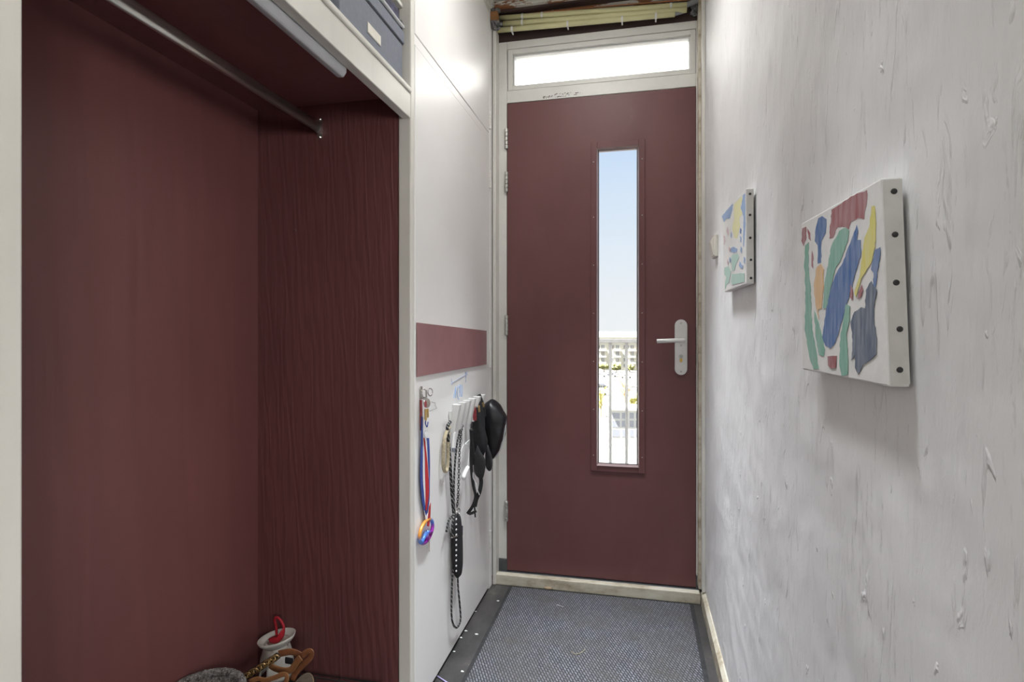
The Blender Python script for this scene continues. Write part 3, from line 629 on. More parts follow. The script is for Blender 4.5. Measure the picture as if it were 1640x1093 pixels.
MB().slab(oval(684.4, 646, 5.2, 7.8, XF+.022), (-.003, 0, 0)).build('round_fob', 'silver', r_, .0008)
MB().slab(pts([(679.8, 643), (683.4, 643), (683.6, 652), (680.5, 653)], XF+.0228), (-.001, 0, 0)).build('fob_inlay', 'red_tag', r_)
MB().slab(pts([(680.8, 655.5), (683.8, 655.5), (683.8, 673), (682, 674.5), (680.8, 672)], XF+.022), (-.002, 0, 0)).build('key', 'brass', r_)
MB().slab(pts([(684.6, 655), (686.6, 655), (687, 668), (685.4, 669.5)], XF+.018), (-.002, 0, 0)).build('key', 'brass', r_)
MB().tube(pts([(690, 644), (697, 645.5), (697, 650), (699.3, 654), (688.5, 659)], XF+.018), .0011, 6).build('wire_tag', 'hinge_metal', r_)
MB().tube(pts(c2([(682, 674), (681.5, 679), (684, 684), (685.5, 676)]), XF+.018), .0016, 6).build('cord', 'ribbon_blue', r_, smooth=True)
r_ = hang('ribbon_medal', pX(683, 868, XF+.01), 'multicoloured ring medal on red, white and blue ribbon', 'medal')
def strip(L, R_, mat, X, nm): MB().slab(pts(c2(L, 4)+list(reversed(c2(R_, 4))), X), (-.0012, 0, 0)).build(nm, mat, r_)
strip([(675.2, 668), (674.4, 720), (673.4, 765), (676, 800), (681.5, 829)], [(677.2, 668), (677.6, 720), (677.4, 765), (680, 800), (684, 826)], 'ribbon_blue', XF+.007, 'ribbon_stripe')
strip([(677.2, 668), (677.6, 720), (677.4, 765), (680, 800), (682, 815)], [(678.6, 668), (680.4, 720), (681.4, 765), (682, 800), (682.8, 815)], 'ribbon_white', XF+.0072, 'ribbon_stripe')
strip([(679, 702), (681, 730), (681.6, 765), (682.2, 790), (682.0, 818)], [(680.4, 702), (684.6, 740), (686.6, 770), (686.8, 795), (683.4, 818)], 'ribbon_red', XF+.009, 'ribbon_stripe')
strip([(683.8, 702), (685.4, 740), (686.8, 765), (685.6, 795), (681.8, 827)], [(687.4, 702), (688.8, 740), (688.4, 770), (688, 800), (684.2, 829)], 'ribbon_blue', XF+.008, 'ribbon_stripe')
strip([(681, 706), (681.8, 730), (684, 740), (685, 765)], [(683.8, 706), (685.2, 730), (686.4, 745), (687, 768)], 'ribbon_white', XF+.0076, 'ribbon_stripe')
strip([(687.6, 812), (686, 828), (684.4, 843)], [(690, 806), (689.4, 828), (687.4, 844)], 'ribbon_red', XF+.012, 'ribbon_stripe')
strip([(679.5, 818), (681.8, 830), (683.5, 842)], [(682.5, 828), (686.5, 822), (685.5, 842)], 'ribbon_white', XF+.010, 'ribbon_stripe')
MB().slab(oval(683.5, 695, 3.4, 6.5, XF+.015), (-.002, 0, 0)).build('white_disc', 'ribbon_white', r_)
mc = pX(682.6, 851, XF+.008)
mo = MB().tube([mc+Vector((0, math.cos(a)*.052, math.sin(a)*.030)) for a in [2*PI*j/28 for j in range(28)]], .0055, 8, True).build('ring', 'medal_colours', r_, smooth=True)
m2 = MB()
for a in (-2.4, -1.57, -.7): m2.tube([mc+Vector((.001, math.cos(a)*.050, math.sin(a)*.028)), mc+Vector((.001, .004*math.cos(a), -.004))], .006, 6)
m2.build('emblem', 'medal_colours', r_, smooth=True)
MB().tube(pts([(687, 856), (687.8, 884)], XF+.012), .0011, 5).build('loose_string', 'beige_web', r_)
# ================================================================== RIGHT WALL
def canvas(quad, xf, thick, side_px, bottom, strokes_, lab, tacks, conv):
    q = [pX(x, y, xf) for x, y in quad]; c = sum(q, Vector())/4
    root = thing('painted_canvas', (xf+thick, c.y, min(p.z for p in q)), lab, 'painting')
    m = MB().slab(q, (thick, 0, 0)); m.build('canvas', 'canvas_cloth', root, .002)
    # folded cloth side facing the viewer
    a, b = q[1], q[2]; MB().slab([a+Vector((.0015, -.0006, -.002)), b+Vector((.0015, -.0006, .002)), b+Vector((thick-.0005, -.0006, .003)), a+Vector((thick-.0005, -.0006, -.002))], (0, .0005, 0)).build('side_cloth', 'canvas_side', root)
    t0 = None
    for f_ in tacks:
        p = a.lerp(b, f_)+Vector((thick*.55+random.uniform(-.001, .001), -.0008, 0))
        if t0 is None: t0 = MB().lathe([(.0030, 0), (.0026, .0008), (.001, .0013)], p, 10, Matrix.Rotation(PI/2, 3, 'X')).build('tack', 'dark_metal', root); tp = p
        else: copy_at(t0, p-tp, root)
    for k, (cname, poly) in enumerate(strokes_):
        P2 = []
        n = len(poly)
        for i in range(n):
            (x0, y0), (x1, y1) = poly[i], poly[(i+1) % n]; L = math.hypot(x1-x0, y1-y0); kk = max(1, int(L/14))
            for j in range(kk):
                f_ = j/kk; P2.append((x0+(x1-x0)*f_+random.uniform(-2, 2)*(j > 0), y0+(y1-y0)*f_+random.uniform(-2.4, 2.4)*(j > 0)))
        MB().slab([pX(*conv(x, y), xf-.0003-.00004*k) for x, y in P2], (.0003, 0, 0)).build('paint_stroke', 'paint_'+cname, root)
    return root
cv = lambda x, y: (1110+x/2.733, 260+y/2.733)
big = [('red', [(605, 208), (634, 190), (650, 180), (690, 150), (760, 122), (762, 160), (748, 250), (720, 245), (690, 262), (680, 295), (655, 282), (632, 285), (612, 330), (596, 335)]),
 ('blue', [(548, 245), (565, 236), (583, 250), (580, 310), (562, 345), (560, 440), (545, 444), (545, 365), (532, 345), (536, 290)]),
 ('red', [(478, 290), (494, 282), (494, 340), (484, 368), (474, 345)]), ('red', [(500, 290), (512, 310), (515, 345), (506, 335)]), ('red', [(520, 388), (526, 410), (525, 466), (518, 455)]),
 ('green', [(490, 365), (506, 350), (506, 480), (514, 545), (516, 660), (525, 760), (540, 835), (550, 905), (528, 908), (508, 850), (488, 735), (492, 560), (486, 440)]),
 ('green', [(530, 650), (552, 710), (566, 770), (577, 820), (572, 850), (552, 845), (535, 760)]),
 ('green', [(640, 300), (668, 285), (682, 300), (675, 350), (640, 440), (620, 470), (600, 560), (585, 640), (568, 640), (575, 540), (592, 440), (604, 370), (625, 330)]),
 ('orange', [(540, 460), (560, 445), (572, 470), (570, 560), (562, 640), (548, 645), (550, 690), (534, 610), (528, 540)]),
 ('blue', [(715, 275), (722, 300), (716, 340), (732, 340), (735, 400), (715, 470), (690, 560), (672, 620), (650, 700), (622, 790), (600, 815), (580, 805), (565, 765), (580, 660), (600, 560), (625, 490), (655, 440), (680, 370), (700, 320)]),
 ('yellow', [(780, 195), (792, 190), (800, 270), (796, 370), (780, 440), (755, 480), (735, 510), (712, 590), (705, 575), (730, 490), (735, 440), (750, 330), (772, 280)]),
 ('blue', [(795, 385), (818, 372), (820, 400), (808, 470), (795, 560), (786, 560), (790, 485), (778, 470)]),
 ('slate', [(735, 635), (752, 640), (756, 560), (780, 520), (804, 560), (790, 640), (792, 700), (804, 770), (802, 840), (770, 870), (745, 885), (722, 928), (708, 900), (708, 840), (692, 868), (698, 780), (688, 700), (706, 655)]),
 ('red', [(738, 535), (744, 560), (735, 590), (720, 600), (722, 570)]), ('red', [(688, 535), (698, 560), (698, 605), (686, 590)]),
 ('green', [(668, 622), (686, 630), (684, 690), (670, 750), (676, 850), (676, 930), (650, 938), (640, 890), (644, 760), (656, 700)]),
 ('red', [(588, 850), (628, 848), (625, 900), (606, 905), (590, 890)])]
canvas([(1283.5, 358), (1411, 285), (1423, 620), (1285, 592)], .232, .0185, 0, 0, big, 'large child-painted canvas, with a thick blue diagonal streak and dark slate blotch', (.07, .28, .51, .73, .92), cv)
cs = lambda x, y: (1130+x/5.755, 290+y/5.755)
small = [('pale_blue', [(150, 325), (205, 260), (250, 208), (248, 262), (225, 345), (190, 350), (168, 378)]), ('pale_yellow', [(262, 220), (330, 140), (335, 180), (318, 250), (340, 300), (310, 340), (318, 410), (290, 530), (262, 520), (245, 440), (262, 360)]),
 ('pale_blue', [(345, 130), (364, 115), (366, 420), (352, 610), (344, 580), (350, 330), (325, 255)]), ('pale_pink', [(205, 420), (214, 480), (205, 510), (192, 460)]), ('pale_pink', [(165, 500), (180, 510), (182, 560), (170, 590)]),
 ('blue', [(320, 430), (332, 450), (328, 490), (315, 480)]), ('pale_blue', [(318, 505), (330, 520), (328, 570), (318, 560)]), ('pale_blue', [(235, 465), (243, 500), (238, 530), (230, 510)]),
 ('pale_blue', [(232, 620), (260, 605), (292, 625), (290, 655), (260, 668), (235, 655)]), ('pale_green', [(245, 680), (300, 670), (306, 710), (282, 760), (268, 825), (246, 830), (238, 770), (235, 715)]),
 ('pale_green', [(172, 800), (215, 785), (232, 830), (225, 880), (215, 940), (195, 950), (180, 1000), (178, 940), (190, 890), (172, 860)]), ('pale_green', [(240, 860), (330, 850), (358, 850), (358, 930), (300, 945), (245, 960), (232, 930)]),
 ('pale_blue', [(315, 740), (330, 770), (345, 780), (340, 815), (320, 800), (306, 780)]), ('pale_blue', [(222, 700), (232, 720), (230, 755), (218, 745)]), ('pale_pink', [(200, 710), (210, 740), (206, 780), (198, 760)]), ('pale_pink', [(215, 605), (228, 620), (224, 655), (213, 640)]),
 ('pale_blue', [(352, 695), (364, 710), (360, 765), (350, 750)]), ('pale_blue', [(322, 600), (334, 620), (330, 665), (320, 650)])]
canvas([(1156, 346), (1194.5, 302), (1195, 455), (1160, 468)], .234, .0165, 0, 0, small, 'small pale child-painted canvas, hung beside the cream light switch', (.06, .28, .52, .75, .94), cs)
sw = thing('light_switch', (XR, 1.985, 1.35), 'small cream light switch on the plaster wall near the door', 'switch')
q1 = pX(1149, 370, XR-.010); q2 = pX(1149, 407, XR-.010)
box('plate', 'label_cream', (XR-.012, XR, 1.95, 2.022, q2.z, q1.z), sw, .003)
MB().slab([(XR-.012, 1.958, q2.z+.006), (XR-.014, 1.958, q2.z+.006), (XR-.024, 1.958, q1.z-.022), (XR-.014, 1.958, q1.z-.008), (XR-.012, 1.958, q1.z-.008)], (0, .056, 0)).build('rocker', 'label_cream', sw, .001)

# ================================================================== FLOOR
mt = thing('door_mat', (-.155, 1.3, 0), 'dark blue-grey ribbed entrance mat in front of the door', 'mat')
box('pile', 'mat_weave', (-.513, .196, .30, 2.312, .0, .0075), mt); box('border', 'mat_edge', (-.527, .212, .29, 2.322, 0, .005), mt)
def curl(c, d, lab):
    c = Vector(c); m = MB().slab([c+Vector(v)*d for v in ((-.5, .25, 0), (-.2, .2, .01), (.5, -.25, .02), (.62, -.30, .05), (.1, -.05, .04), (-.15, .05, .03))], (0, 0, .001)); tag(m.build('paper_scrap', 'white_card'), lab, 'paper')
p = pZ(896, 971, .009); curl(p, .026, 'tiny curled white paper scrap on the dark mat')
tag(MB().tube(curve([pZ(915, 1044, .009), pZ(922, 1048, .009), pZ(930, 1046, .009), pZ(937, 1041, .009)], 4), .0008, 5).build('thread_scrap', 'beige_web'), 'thin pale thread lying on the dark mat', 'thread')
for k, (x, y) in enumerate(((782, 943), (762, 980), (746, 1011), (738.5, 1022), (727.5, 1044), (763, 1016.5), (798, 963), (740, 1076))):
    p = pZ(x, y, .0006); s_ = random.uniform(.003, .006)
    m = MB().slab([p+Vector((math.cos(a)*s_*random.uniform(.7, 1.5), math.sin(a)*s_*random.uniform(.5, .9), 0)) for a in [2*PI*j/7 for j in range(7)]], (0, 0, .0007))
    tag(m.build('paint_fleck', 'white_card'), 'tiny white paint fleck on the floor strip beside the cupboard', 'fleck', 'paint flecks along the cupboard base')
a, b = pZ(700, 1083.5, .003), pZ(718, 1095, .003)
tag(MB().tube([a, b, b+(b-a)*3, b+(b-a)*6], .0022, 8).build('floor_cable', 'lilac_cable', smooth=True), 'thin lilac cable lying on the floor by the cupboard', 'cable')
q = pZ(878, 944, .003)
tag(MB().pillow([q+Vector((math.cos(a)*.020, math.sin(a)*.012, .004)) for a in [2*PI*j/10 for j in range(10)]], (0, 0, .006), 4).build('pebble', 'bark', smooth=True), 'flat brown dirt clump against the threshold', 'dirt clump')
# ================================================================== NICHE FLOOR THINGS
ZR = .12
rk = thing('shoe_rack', (-.86, 1.0, 0), 'black wire shoe rack on the niche floor', 'shoe rack')
rx0, rx1, ry0, ry1 = -1.05, -.68, .60, 1.425
m = MB()
for P4 in ([(rx0, ry0, ZR-.003), (rx1, ry0, ZR-.003), (rx1, ry1, ZR-.003), (rx0, ry1, ZR-.003)],): m.tube(P4, .0035, 6, True)
m.build('rim_wire', 'dark_metal', rk)
wire = MB().tube([(rx0, ry0+.03, ZR-.003), (rx1, ry0+.03, ZR-.003)], .0018, 5).build('wire', 'dark_metal', rk)
for k in range(1, 27): copy_at(wire, (0, .03*k, 0), rk)
w2 = MB().tube([(rx0+.06, ry0, ZR-.006), (rx0+.06, ry1, ZR-.006)], .0018, 5).build('cross_wire', 'dark_metal', rk)
for k in range(1, 5): copy_at(w2, (.062*k, 0, 0), rk)
for x in (rx0, rx1):
    for y in (ry0, ry1): MB().tube([(x, y, 0), (x, y, ZR-.003)], .0045, 6).build('leg', 'dark_metal', rk)
# oil burner
Yb = 1.395; dc = pY(443.5, 1024, Yb); bx_ = dc.x
ob = thing('oil_burner', (bx_, Yb, ZR), 'white ceramic oil burner with a shallow dish in the niche corner', 'oil burner')
n = 28; prof = [(.044, ZR), (.046, ZR+.01), (.043, ZR+.05), (.034, ZR+.083), (.029, ZR+.095)]
m = MB(); base = 0
for r, z in prof:
    for k in range(n): m.v.append(Vector((bx_+r*math.cos(2*PI*k/n), Yb+r*math.sin(2*PI*k/n), z)))
for i in range(len(prof)-1):
    for k in range(n):
        if i == 3 and k % 7 in (0,): continue
        if i in (1,) and k % 28 in (18, 19, 20): continue
        a_ = i*n+k; b_ = i*n+(k+1) % n; m.f.append((a_, b_, b_+n, a_+n))
o = m.build('body', 'ceramic', ob, smooth=True); sm = o.modifiers.new('s', 'SOLIDIFY'); sm.thickness = .004
zd = dc.z; T = Matrix.Rotation(math.radians(-9), 3, 'Y')
MB().lathe([(.020, -.020), (.034, -.015), (.046, -.003), (.0505, .006), (.0485, .007), (.042, -.001), (.032, -.009), (.001, -.010)], (bx_, Yb, zd), 32, T).build('dish', 'ceramic', ob, smooth=True)
MB().lathe([(.034, -.009), (.035, -.0065), (.001, -.006)], (bx_, Yb, zd), 24, T).build('wax', 'wax', ob, smooth=True)
rc = thing('red_charm', (bx_, Yb, zd-.005), 'red plastic loop charm lying in the burner dish', 'charm')
MB().pillow(pyl(c2([(430.5, 1023), (436, 1021), (443, 1019), (451, 1016), (454, 1009), (455.5, 1005), (455, 1018), (449, 1028), (441, 1031), (432, 1029)], 3), Yb-.012), (0, .012, 0), 5, .6).build('body', 'red_plastic', rc, smooth=True)
MB().tube(pyl(c2([(443, 1017), (442.3, 1005), (440, 994), (442, 989.5), (446.5, 991), (452, 998), (454.5, 1008), (452, 1020)]), Yb-.012), .0036, 8).build('loop', 'red_plastic', rc, smooth=True)
# sandals: sole along X, heel towards the hall
def sandal(Y, px_sole, lab, straps, chain):
    h = px_sole if isinstance(px_sole, Vector) else pZ(*px_sole, ZR+.080); dv = Vector((.35, -.94, 0)).normalized(); wv = Vector((.94, .35, 0)).normalized(); cc = Vector((h.x, h.y, ZR))+dv*.122
    root = thing('sandal', cc, lab, 'sandal', None)
    ol = []
    for k in range(28):
        a_ = 2*PI*k/28; x = math.cos(a_); y = math.sin(a_); w = .036*(1+.16*x+.10*math.cos(2*a_)); q_ = cc+dv*x*.122+wv*y*w; ol.append((q_.x, q_.y, q_.z))
    MB().slab([(x, y, z) for x, y, z in ol], (0, 0, .008)).build('outsole', 'dark_sole', root, .002)
    c_ = sum((Vector(p) for p in ol), Vector())/28
    MB().slab([(x, y, z+.0081) for x, y, z in ol], (0, 0, .070)).build('midsole', 'cork', root, .003)
    MB().slab([c_+(Vector(p)-c_)*.95+Vector((0, 0, .0782)) for p in ol], (0, 0, .002)).build('insole', 'insole', root, .001)
    for nm, L, w, mat, dy in straps:
        P2 = pyl(c2(L), Y+dy); mm = MB(); nP = len(P2)
        for i, p in enumerate(P2): pass
        mm.tube(P2, w, 8, thin=.22, up=(0, 1, 0)); mm.build(nm, mat, root, smooth=True)
    if chain:
        P2 = pyl(c2(chain, 4), Y-.045); MB().tube(P2, .0085, 8, thin=.4, up=(0, 1, 0)).build('chain_strap', 'dark_sole', root, smooth=True)
        for i in range(0, len(P2)-1, 2):
            c0 = P2[i]; d = (P2[i+1]-P2[i]).normalized(); nn = Vector((-d.z, 0, d.x)); sg = 1 if (i//2) % 2 else -1
            MB().tube([c0+d*math.cos(b)*.0095+(nn*.8+Vector((0, -.4*sg, 0)))*math.sin(b)*.0075+Vector((0, -.004, 0)) for b in [2*PI*j/12 for j in range(12)]], .0021, 6, True).build('chain_link', 'gold', root, smooth=True)
    return root
sandal(1.30, (493, 1076), 'brown leather sandal with a gold chain strap beside the oil burner',
  [('heel_strap', [(447, 1048), (455, 1046), (466, 1044.5), (478, 1048), (486, 1054)], .0085, 'leather_brown', -.03),
   ('ankle_strap', [(483, 1052), (490, 1046), (497, 1043.5), (499, 1048), (495, 1056), (485, 1066), (474, 1078), (468, 1090)], .0075, 'leather_brown', -.034),
   ('side_strap', [(432, 1066), (440, 1071), (450, 1074), (460, 1075), (468, 1072), (476, 1060), (482, 1054)], .0085, 'leather_tan', -.036),
   ('elastic', [(457, 1058), (463, 1059), (469, 1060)], .0085, 'black_fabric', -.028)],
  [(394, 1083), (404, 1077), (416, 1070), (428, 1062), (438, 1056), (446, 1050)])
sandal(1.205, Vector((-.892, 1.235, 0)), 'tan leather sandal lying in front of the chain-strap sandal',
  [('heel_strap', [(400, 1093), (412, 1088), (425, 1090), (440, 1086), (452, 1081), (459, 1082), (459, 1090), (454, 1099), (448, 1110)], .006, 'leather_tan', -.0)], None)
# basket
bk = thing('woven_basket', (-.988, 1.15, ZR), 'grey and white fuzzy woven basket beside the sandals', 'basket')
BX = -.988; pc = pX(327, 1110, BX); bz = pc.z; by = pc.y; br_ = .084
m = MB(); n = 36
for k, (r, z) in enumerate([(br_*.80, ZR), (br_*.92, ZR+.03), (br_*.97, (ZR+bz)/2), (br_, bz), (br_-.010, bz), (br_*.9, (ZR+bz)/2), (br_*.74, ZR+.01), (.002, ZR+.008)]):
    for j in range(n): m.v.append(Vector((BX+r*math.cos(2*PI*j/n), by+r*math.sin(2*PI*j/n), z)))
for i in range(7):
    for j in range(n): a_ = i*n+j; b_ = i*n+(j+1) % n; m.f.append((a_, b_, b_+n, a_+n))
m.build('body', 'basket_weave', bk, smooth=True)
m = MB()
for k in range(150):
    a_ = 2*PI*k/150; c_ = Vector((BX+(br_-.004)*math.cos(a_), by+(br_-.004)*math.sin(a_), bz)); rr = .0075+.0016*random.random()
    e1 = Vector((math.cos(a_), math.sin(a_), 0)); tn = Vector((-math.sin(a_), math.cos(a_), 0))
    m.tube([c_+e1*math.cos(b)*rr+Vector((0, 0, 1))*math.sin(b)*rr+tn*.003*math.sin(b*.5) for b in [2*PI*j/9 for j in range(9)]], .0021, 5, True)
tag(m.build('bound_rim', 'basket_weave', bk, smooth=True), kind='stuff')

# ================================================================== ADDED FILL LAMPS (all out of view)
def lamp(x, y, power, size, lab, colr):  # added to brighten the upper hall near the door
    root = thing('added_ceiling_lamp', (x, y, ZC), lab, 'lamp')
    MB().lathe([(size/2+.012, ZC-.001), (size/2+.014, ZC-.03), (size/2+.004, ZC-.045)], (x, y, 0), 32).build('housing', 'white_plastic', root)
    MB().lathe([(size/2, ZC-.046), (size/2-.01, ZC-.058), (.01, ZC-.060)], (x, y, 0), 32).build('diffuser', 'fill_diffuser', root)
    ld_ = bpy.data.lights.new('added_lamp_light', 'AREA'); ld_.shape = 'DISK'; ld_.size = size; ld_.energy = power; ld_.color = colr
    lo = bpy.data.objects.new('added_lamp_light', ld_); col.objects.link(lo); lo.parent = root; lo.location = (0, 0, -.064)
def added_downlight(x, y, lab, pw=1.0):  # added spots that brighten the lower walls and mat
    root = thing('added_downlight', (x, y, ZC), lab, 'lamp', 'added fill spots in the hall ceiling')
    MB().lathe([(.050, ZC-.0005), (.050, ZC-.006), (.040, ZC-.008), (.034, ZC-.002)], (x, y, 0), 28).build('trim_ring', 'white_plastic', root)
    MB().lathe([(.033, ZC-.003), (.030, ZC-.006), (.002, ZC-.0065)], (x, y, 0), 24).build('lens', 'fill_diffuser', root)
    l_ = bpy.data.lights.new('added_beam', 'SPOT'); l_.energy = SPOT*pw; l_.spot_size = math.radians(50); l_.spot_blend = 1.0; l_.shadow_soft_size = .12; l_.color = (.90, .95, 1.0)
    lo = bpy.data.objects.new('added_beam', l_); col.objects.link(lo); lo.parent = root; lo.location = (0, 0, -.012)
for y_, lab in ((.70, 'added fill spot beside the coat niche'), (1.32, 'added fill spot between niche and cupboard'), (1.84, 'added fill spot before the front door')): added_downlight(-.13, y_, lab, 1.4 if y_ > 1.8 else (.65 if y_ < 1 else 1.0))
lamp(-.18, 1.61, FILL_LAMP, .22, 'added round fill lamp over the middle of the hall', (1, .98, .95))
def lantern(x, y, z, r, lab, mat_='fill_globe_paper'):  # added glowing globe, fills hall and niche from behind the camera
    root = thing('fill_globe', (x, y, z), lab, 'lamp')
    prof = [(r*math.cos(p)*(1-.02*(k % 2)), z+r*.92*math.sin(p)) for k, p in enumerate([-PI/2*.93+PI*.93*k/16 for k in range(17)])]
    MB().lathe(prof, (x, y, 0), 28).build('paper_shade', mat_, root)
    MB().tube([(x, y, z+r*.9), (x, y, ZC-.001)], .004, 6).build('flex', 'white_plastic', root)
    MB().lathe([(.05, ZC-.0005), (.05, ZC-.02), (.02, ZC-.035)], (x, y, 0), 20).build('ceiling_rose', 'white_plastic', root)
lantern(1.15, -1.25, 1.42, .28, 'added paper fill globe in the unseen room beyond the plaster wall corner')
lantern(-1.35, -1.25, 1.42, .28, 'added dim paper fill globe in the unseen room beyond the coat niche post', 'fill_globe_paper_dim')

# ================================================================== OUTDOORS
st(box('gallery_floor', 'concrete', (-3.4, 3.4, 2.50, 3.75, -.20, 0)), 'concrete access gallery outside the front door')
cp = thing('added_canopy', (0, 3.1, 2.56), 'added translucent canopy over the access gallery, whitening the transom', 'canopy')  # added above the gallery to spread sunlight into the transom
MB().add([(-3.4, 2.52, 2.56), (3.4, 2.52, 2.56), (3.4, 3.85, 2.50), (-3.4, 3.85, 2.50)], [(0, 1, 2, 3)]).build('sheet', 'added_canopy_sheet', cp)
for y in (2.54, 3.83): box('batten', 'rail_white', (-3.4, 3.4, y-.02, y+.02, 2.56-(y-2.52)*.045-.045, 2.56-(y-2.52)*.045-.004), cp)
gr = thing('gallery_railing', (0, 3.66, 0), 'white vertical-bar railing along the outdoor gallery', 'railing')
box('top_rail', 'rail_white', (-3.3, 3.3, 3.635, 3.685, 1.005, 1.03), gr, .003); box('bottom_rail', 'rail_white', (-3.3, 3.3, 3.64, 3.68, .08, .11), gr)
xb = pY(977.5, 650, 3.66).x; b0 = box('bar', 'rail_white', (xb-.009, xb+.009, 3.651, 3.669, .11, 1.006), gr)
sp_ = pY(1003.5, 650, 3.66).x-xb
for k in range(-30, 31):
    if k and abs(xb+k*sp_) < 3.25: copy_at(b0, (k*sp_, 0, 0), gr)
for x in (-3.2, -1.1, 1.2, 3.2): box('post', 'rail_white', (x-.02, x+.02, 3.64, 3.68, 0, 1.005), gr)
GZ = -15.0
st(box('ground', 'pavement', (-250, 250, 3.9, 420, GZ-.5, GZ)), 'pale sunlit parking lot and street far below')
ap = thing('apartment_block', (-10, 250, GZ), 'long pale apartment block across the parking lot', 'building')
FY = 245.0; zt = CH+(533-541)/F*241
box('wall', 'facade', (-70, 50, FY, FY+12, GZ, zt), ap); box('roof_band', 'facade_pale', (-71, 51, FY-.6, FY+12.5, zt, zt+.9), ap); box('roof_house', 'facade_pale', (-65, 45, FY+4, FY+11, zt+.9, zt+2.6), ap)
wm = pm = None
for fl in range(5):
    zw = CH+(533-(546.5, 557, 567, 577.5, 586)[fl])/F*241; hh = (.6, 1.15, 1.2, 1.1, .8)[fl]
    for k in range(-17, 13):
        x = -8.6+k*3.05+(.6 if k % 2 else 0); w = .75 if fl == 0 else (1.25 if k % 2 else .85)
        fo = box('window', 'far_frame', (x-w, x+w, FY-.04, FY+.05, zw-hh, zw+hh), ap)
        box('pane', 'far_pane' if (k*3+fl*5) % 4 else 'blind', (x-w+.15, x-.06, FY-.055, FY-.0405, zw-hh+.12, zw+hh-.12), fo); box('pane', 'far_pane' if (k+fl) % 3 else 'blind', (x+.06, x+w-.15, FY-.055, FY-.0405, zw-hh+.12, zw+hh-.12), fo)
    if fl in (1, 2, 3):
        for k in range(-8, 7): box('balcony', 'facade_pale', (-8.3+k*6.1-1.9, -8.3+k*6.1+1.2, FY-.55, FY-.057, zw-hh-.35, zw-hh+.35), ap)
def tree(p, h, r, mat, lab, bare=False):
    p = Vector(p); root = thing('tree', p, lab, 'tree', 'trees around the parking lot')
    MB().tube([p, p+Vector((.1, 0, h*.5)), p+Vector((0, 0, h*.8))], [r*.10, r*.07, r*.03], 7).build('trunk', 'bark', root)
    m = MB()
    if bare:
        for k in range(60):
            a_ = random.random()*2*PI; z = h*random.uniform(.25, .8); L = r*random.uniform(.5, 1.0); s0 = p+Vector((0, 0, z))
            m.tube([s0, s0+Vector((math.cos(a_)*L*.5, math.sin(a_)*L*.5, L*.6)), s0+Vector((math.cos(a_)*L*.8, math.sin(a_)*L*.8, L*1.3))], [.06, .04, .015], 4)
        m.build('branches', 'leaf_yellow' if mat == 'leaf_yellow' else 'bark', root)
    else:
        for k in range(9): m.ico(p+Vector((random.uniform(-.6, .6)*r, random.uniform(-.6, .6)*r, h*random.uniform(.55, .9))), r*random.uniform(.4, .6), 2, disp=.45, freq=2.2)
        m.build('crown', mat, root)
for k, x in enumerate((-36, -29.5, -24, -18.8, -13.6, -8.6, -3.4, 1.8, 7, 13)):
    tree((x, 236-(k % 3)*2, GZ), 2.6+(k % 3)*.5, 2.2, 'leaf_olive', 'low olive-green tree in front of the apartment block')
def gp_(x, y): return pZ(x, y, GZ)
q = gp_(1001, 658); tree(q, 6.5, 2.4, 'bark', 'slender bare-branched tree behind the white shed', True)
q = gp_(1018, 662); tree(q, 3.6, 1.9, 'leaf_yellow', 'bushy yellow-green tree behind the white shed')
q = gp_(962, 668); tree(q, 5.5, 1.6, 'leaf_yellow', 'small yellowish tree left of the white shed', True)
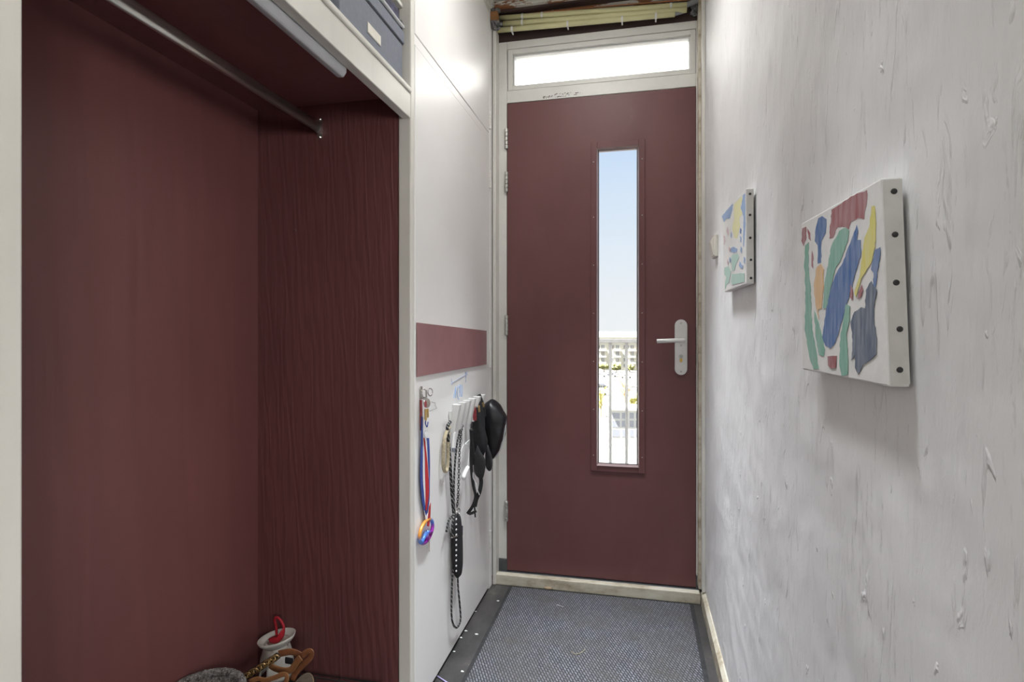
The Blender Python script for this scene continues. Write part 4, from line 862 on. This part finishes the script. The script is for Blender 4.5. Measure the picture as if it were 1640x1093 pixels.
def car(x, y, mat, lab):
    c = gp_(x, y); root = thing('parked_car', c, lab, 'car', 'cars in the parking lot'); X, Y = c.x, c.y
    side = [(-2.1, .35), (-2.15, .75), (-1.3, .92), (-.75, 1.42), (.75, 1.45), (1.45, .95), (2.1, .85), (2.15, .35)]
    MB().slab([(X+a, Y-.85, GZ+b) for a, b in side], (0, 1.7, 0)).build('body', mat, root, .05)
    MB().slab([(X+a, Y-.87, GZ+b) for a, b in ((-1.1, .95), (-.7, 1.34), (.7, 1.36), (1.2, .97))], (0, 1.74, 0)).build('windows', 'far_pane', root)
    for wx in (-1.3, 1.3):
        for wy in (-.8, .62): MB().tube([(X+wx, Y+wy-.05, GZ+.33), (X+wx, Y+wy+.2, GZ+.33)], .33, 12).build('wheel', 'tyre', root)
for x, y, mt_, lab in ((962, 604, 'car_white', 'white car parked in the far row'), (982, 603, 'car_dark', 'dark car parked in the far row'), (991, 604, 'car_white', 'white car parked beside the dark one'), (1003, 606, 'car_white', 'white car parked at the right end of the far row'),
   (962, 623, 'car_dark', 'dark car parked in the middle of the lot'), (1014, 626, 'car_white', 'white car parked near the yellow-green tree'), (961, 633, 'car_white', 'white car parked below the dark car')):
    car(x, y, mt_, lab)
# white shed with louvre grid
b0_, b1_ = gp_(979, 714), gp_(1040, 714); SY = b0_.y
sh = thing('garden_shed', ((b0_.x+b1_.x)/2, SY, GZ), 'low white shed with a grid of grey louvred panels', 'shed')
zt_ = pY(990, 654, SY).z; box('wall', 'facade_pale', (b0_.x, b1_.x+6, SY, SY+5, GZ, zt_-.25), sh); box('roof', 'facade_pale', (b0_.x-.25, b1_.x+6.3, SY-.3, SY+5.3, zt_-.25, zt_), sh)
lv = None
for j, (ya, yb) in enumerate(((661, 671.5), (673.5, 685.5), (687.5, 700.5))):
    for xa, xb_ in ((980, 993.5), (995.5, 1002), (1008, 1016), (1018, 1031)):
        p0, p1 = pY(xa, ya, SY), pY(xb_, yb, SY); pan = box('louver_panel', 'far_frame', (p0.x, p1.x, SY-.012, SY+.02, p1.z, p0.z), sh); n_ = max(3, int((p1.x-p0.x)/.15))
        for k in range(n_): w_ = (p1.x-p0.x-.1)/n_; box('louver', 'louver_grey', (p0.x+.05+k*w_, p0.x+.05+(k+.72)*w_, SY-.024, SY-.0125, p1.z+.05, p0.z-.05), pan)
for o in list(scene.objects):
    if '_o' in o: del o['_o']
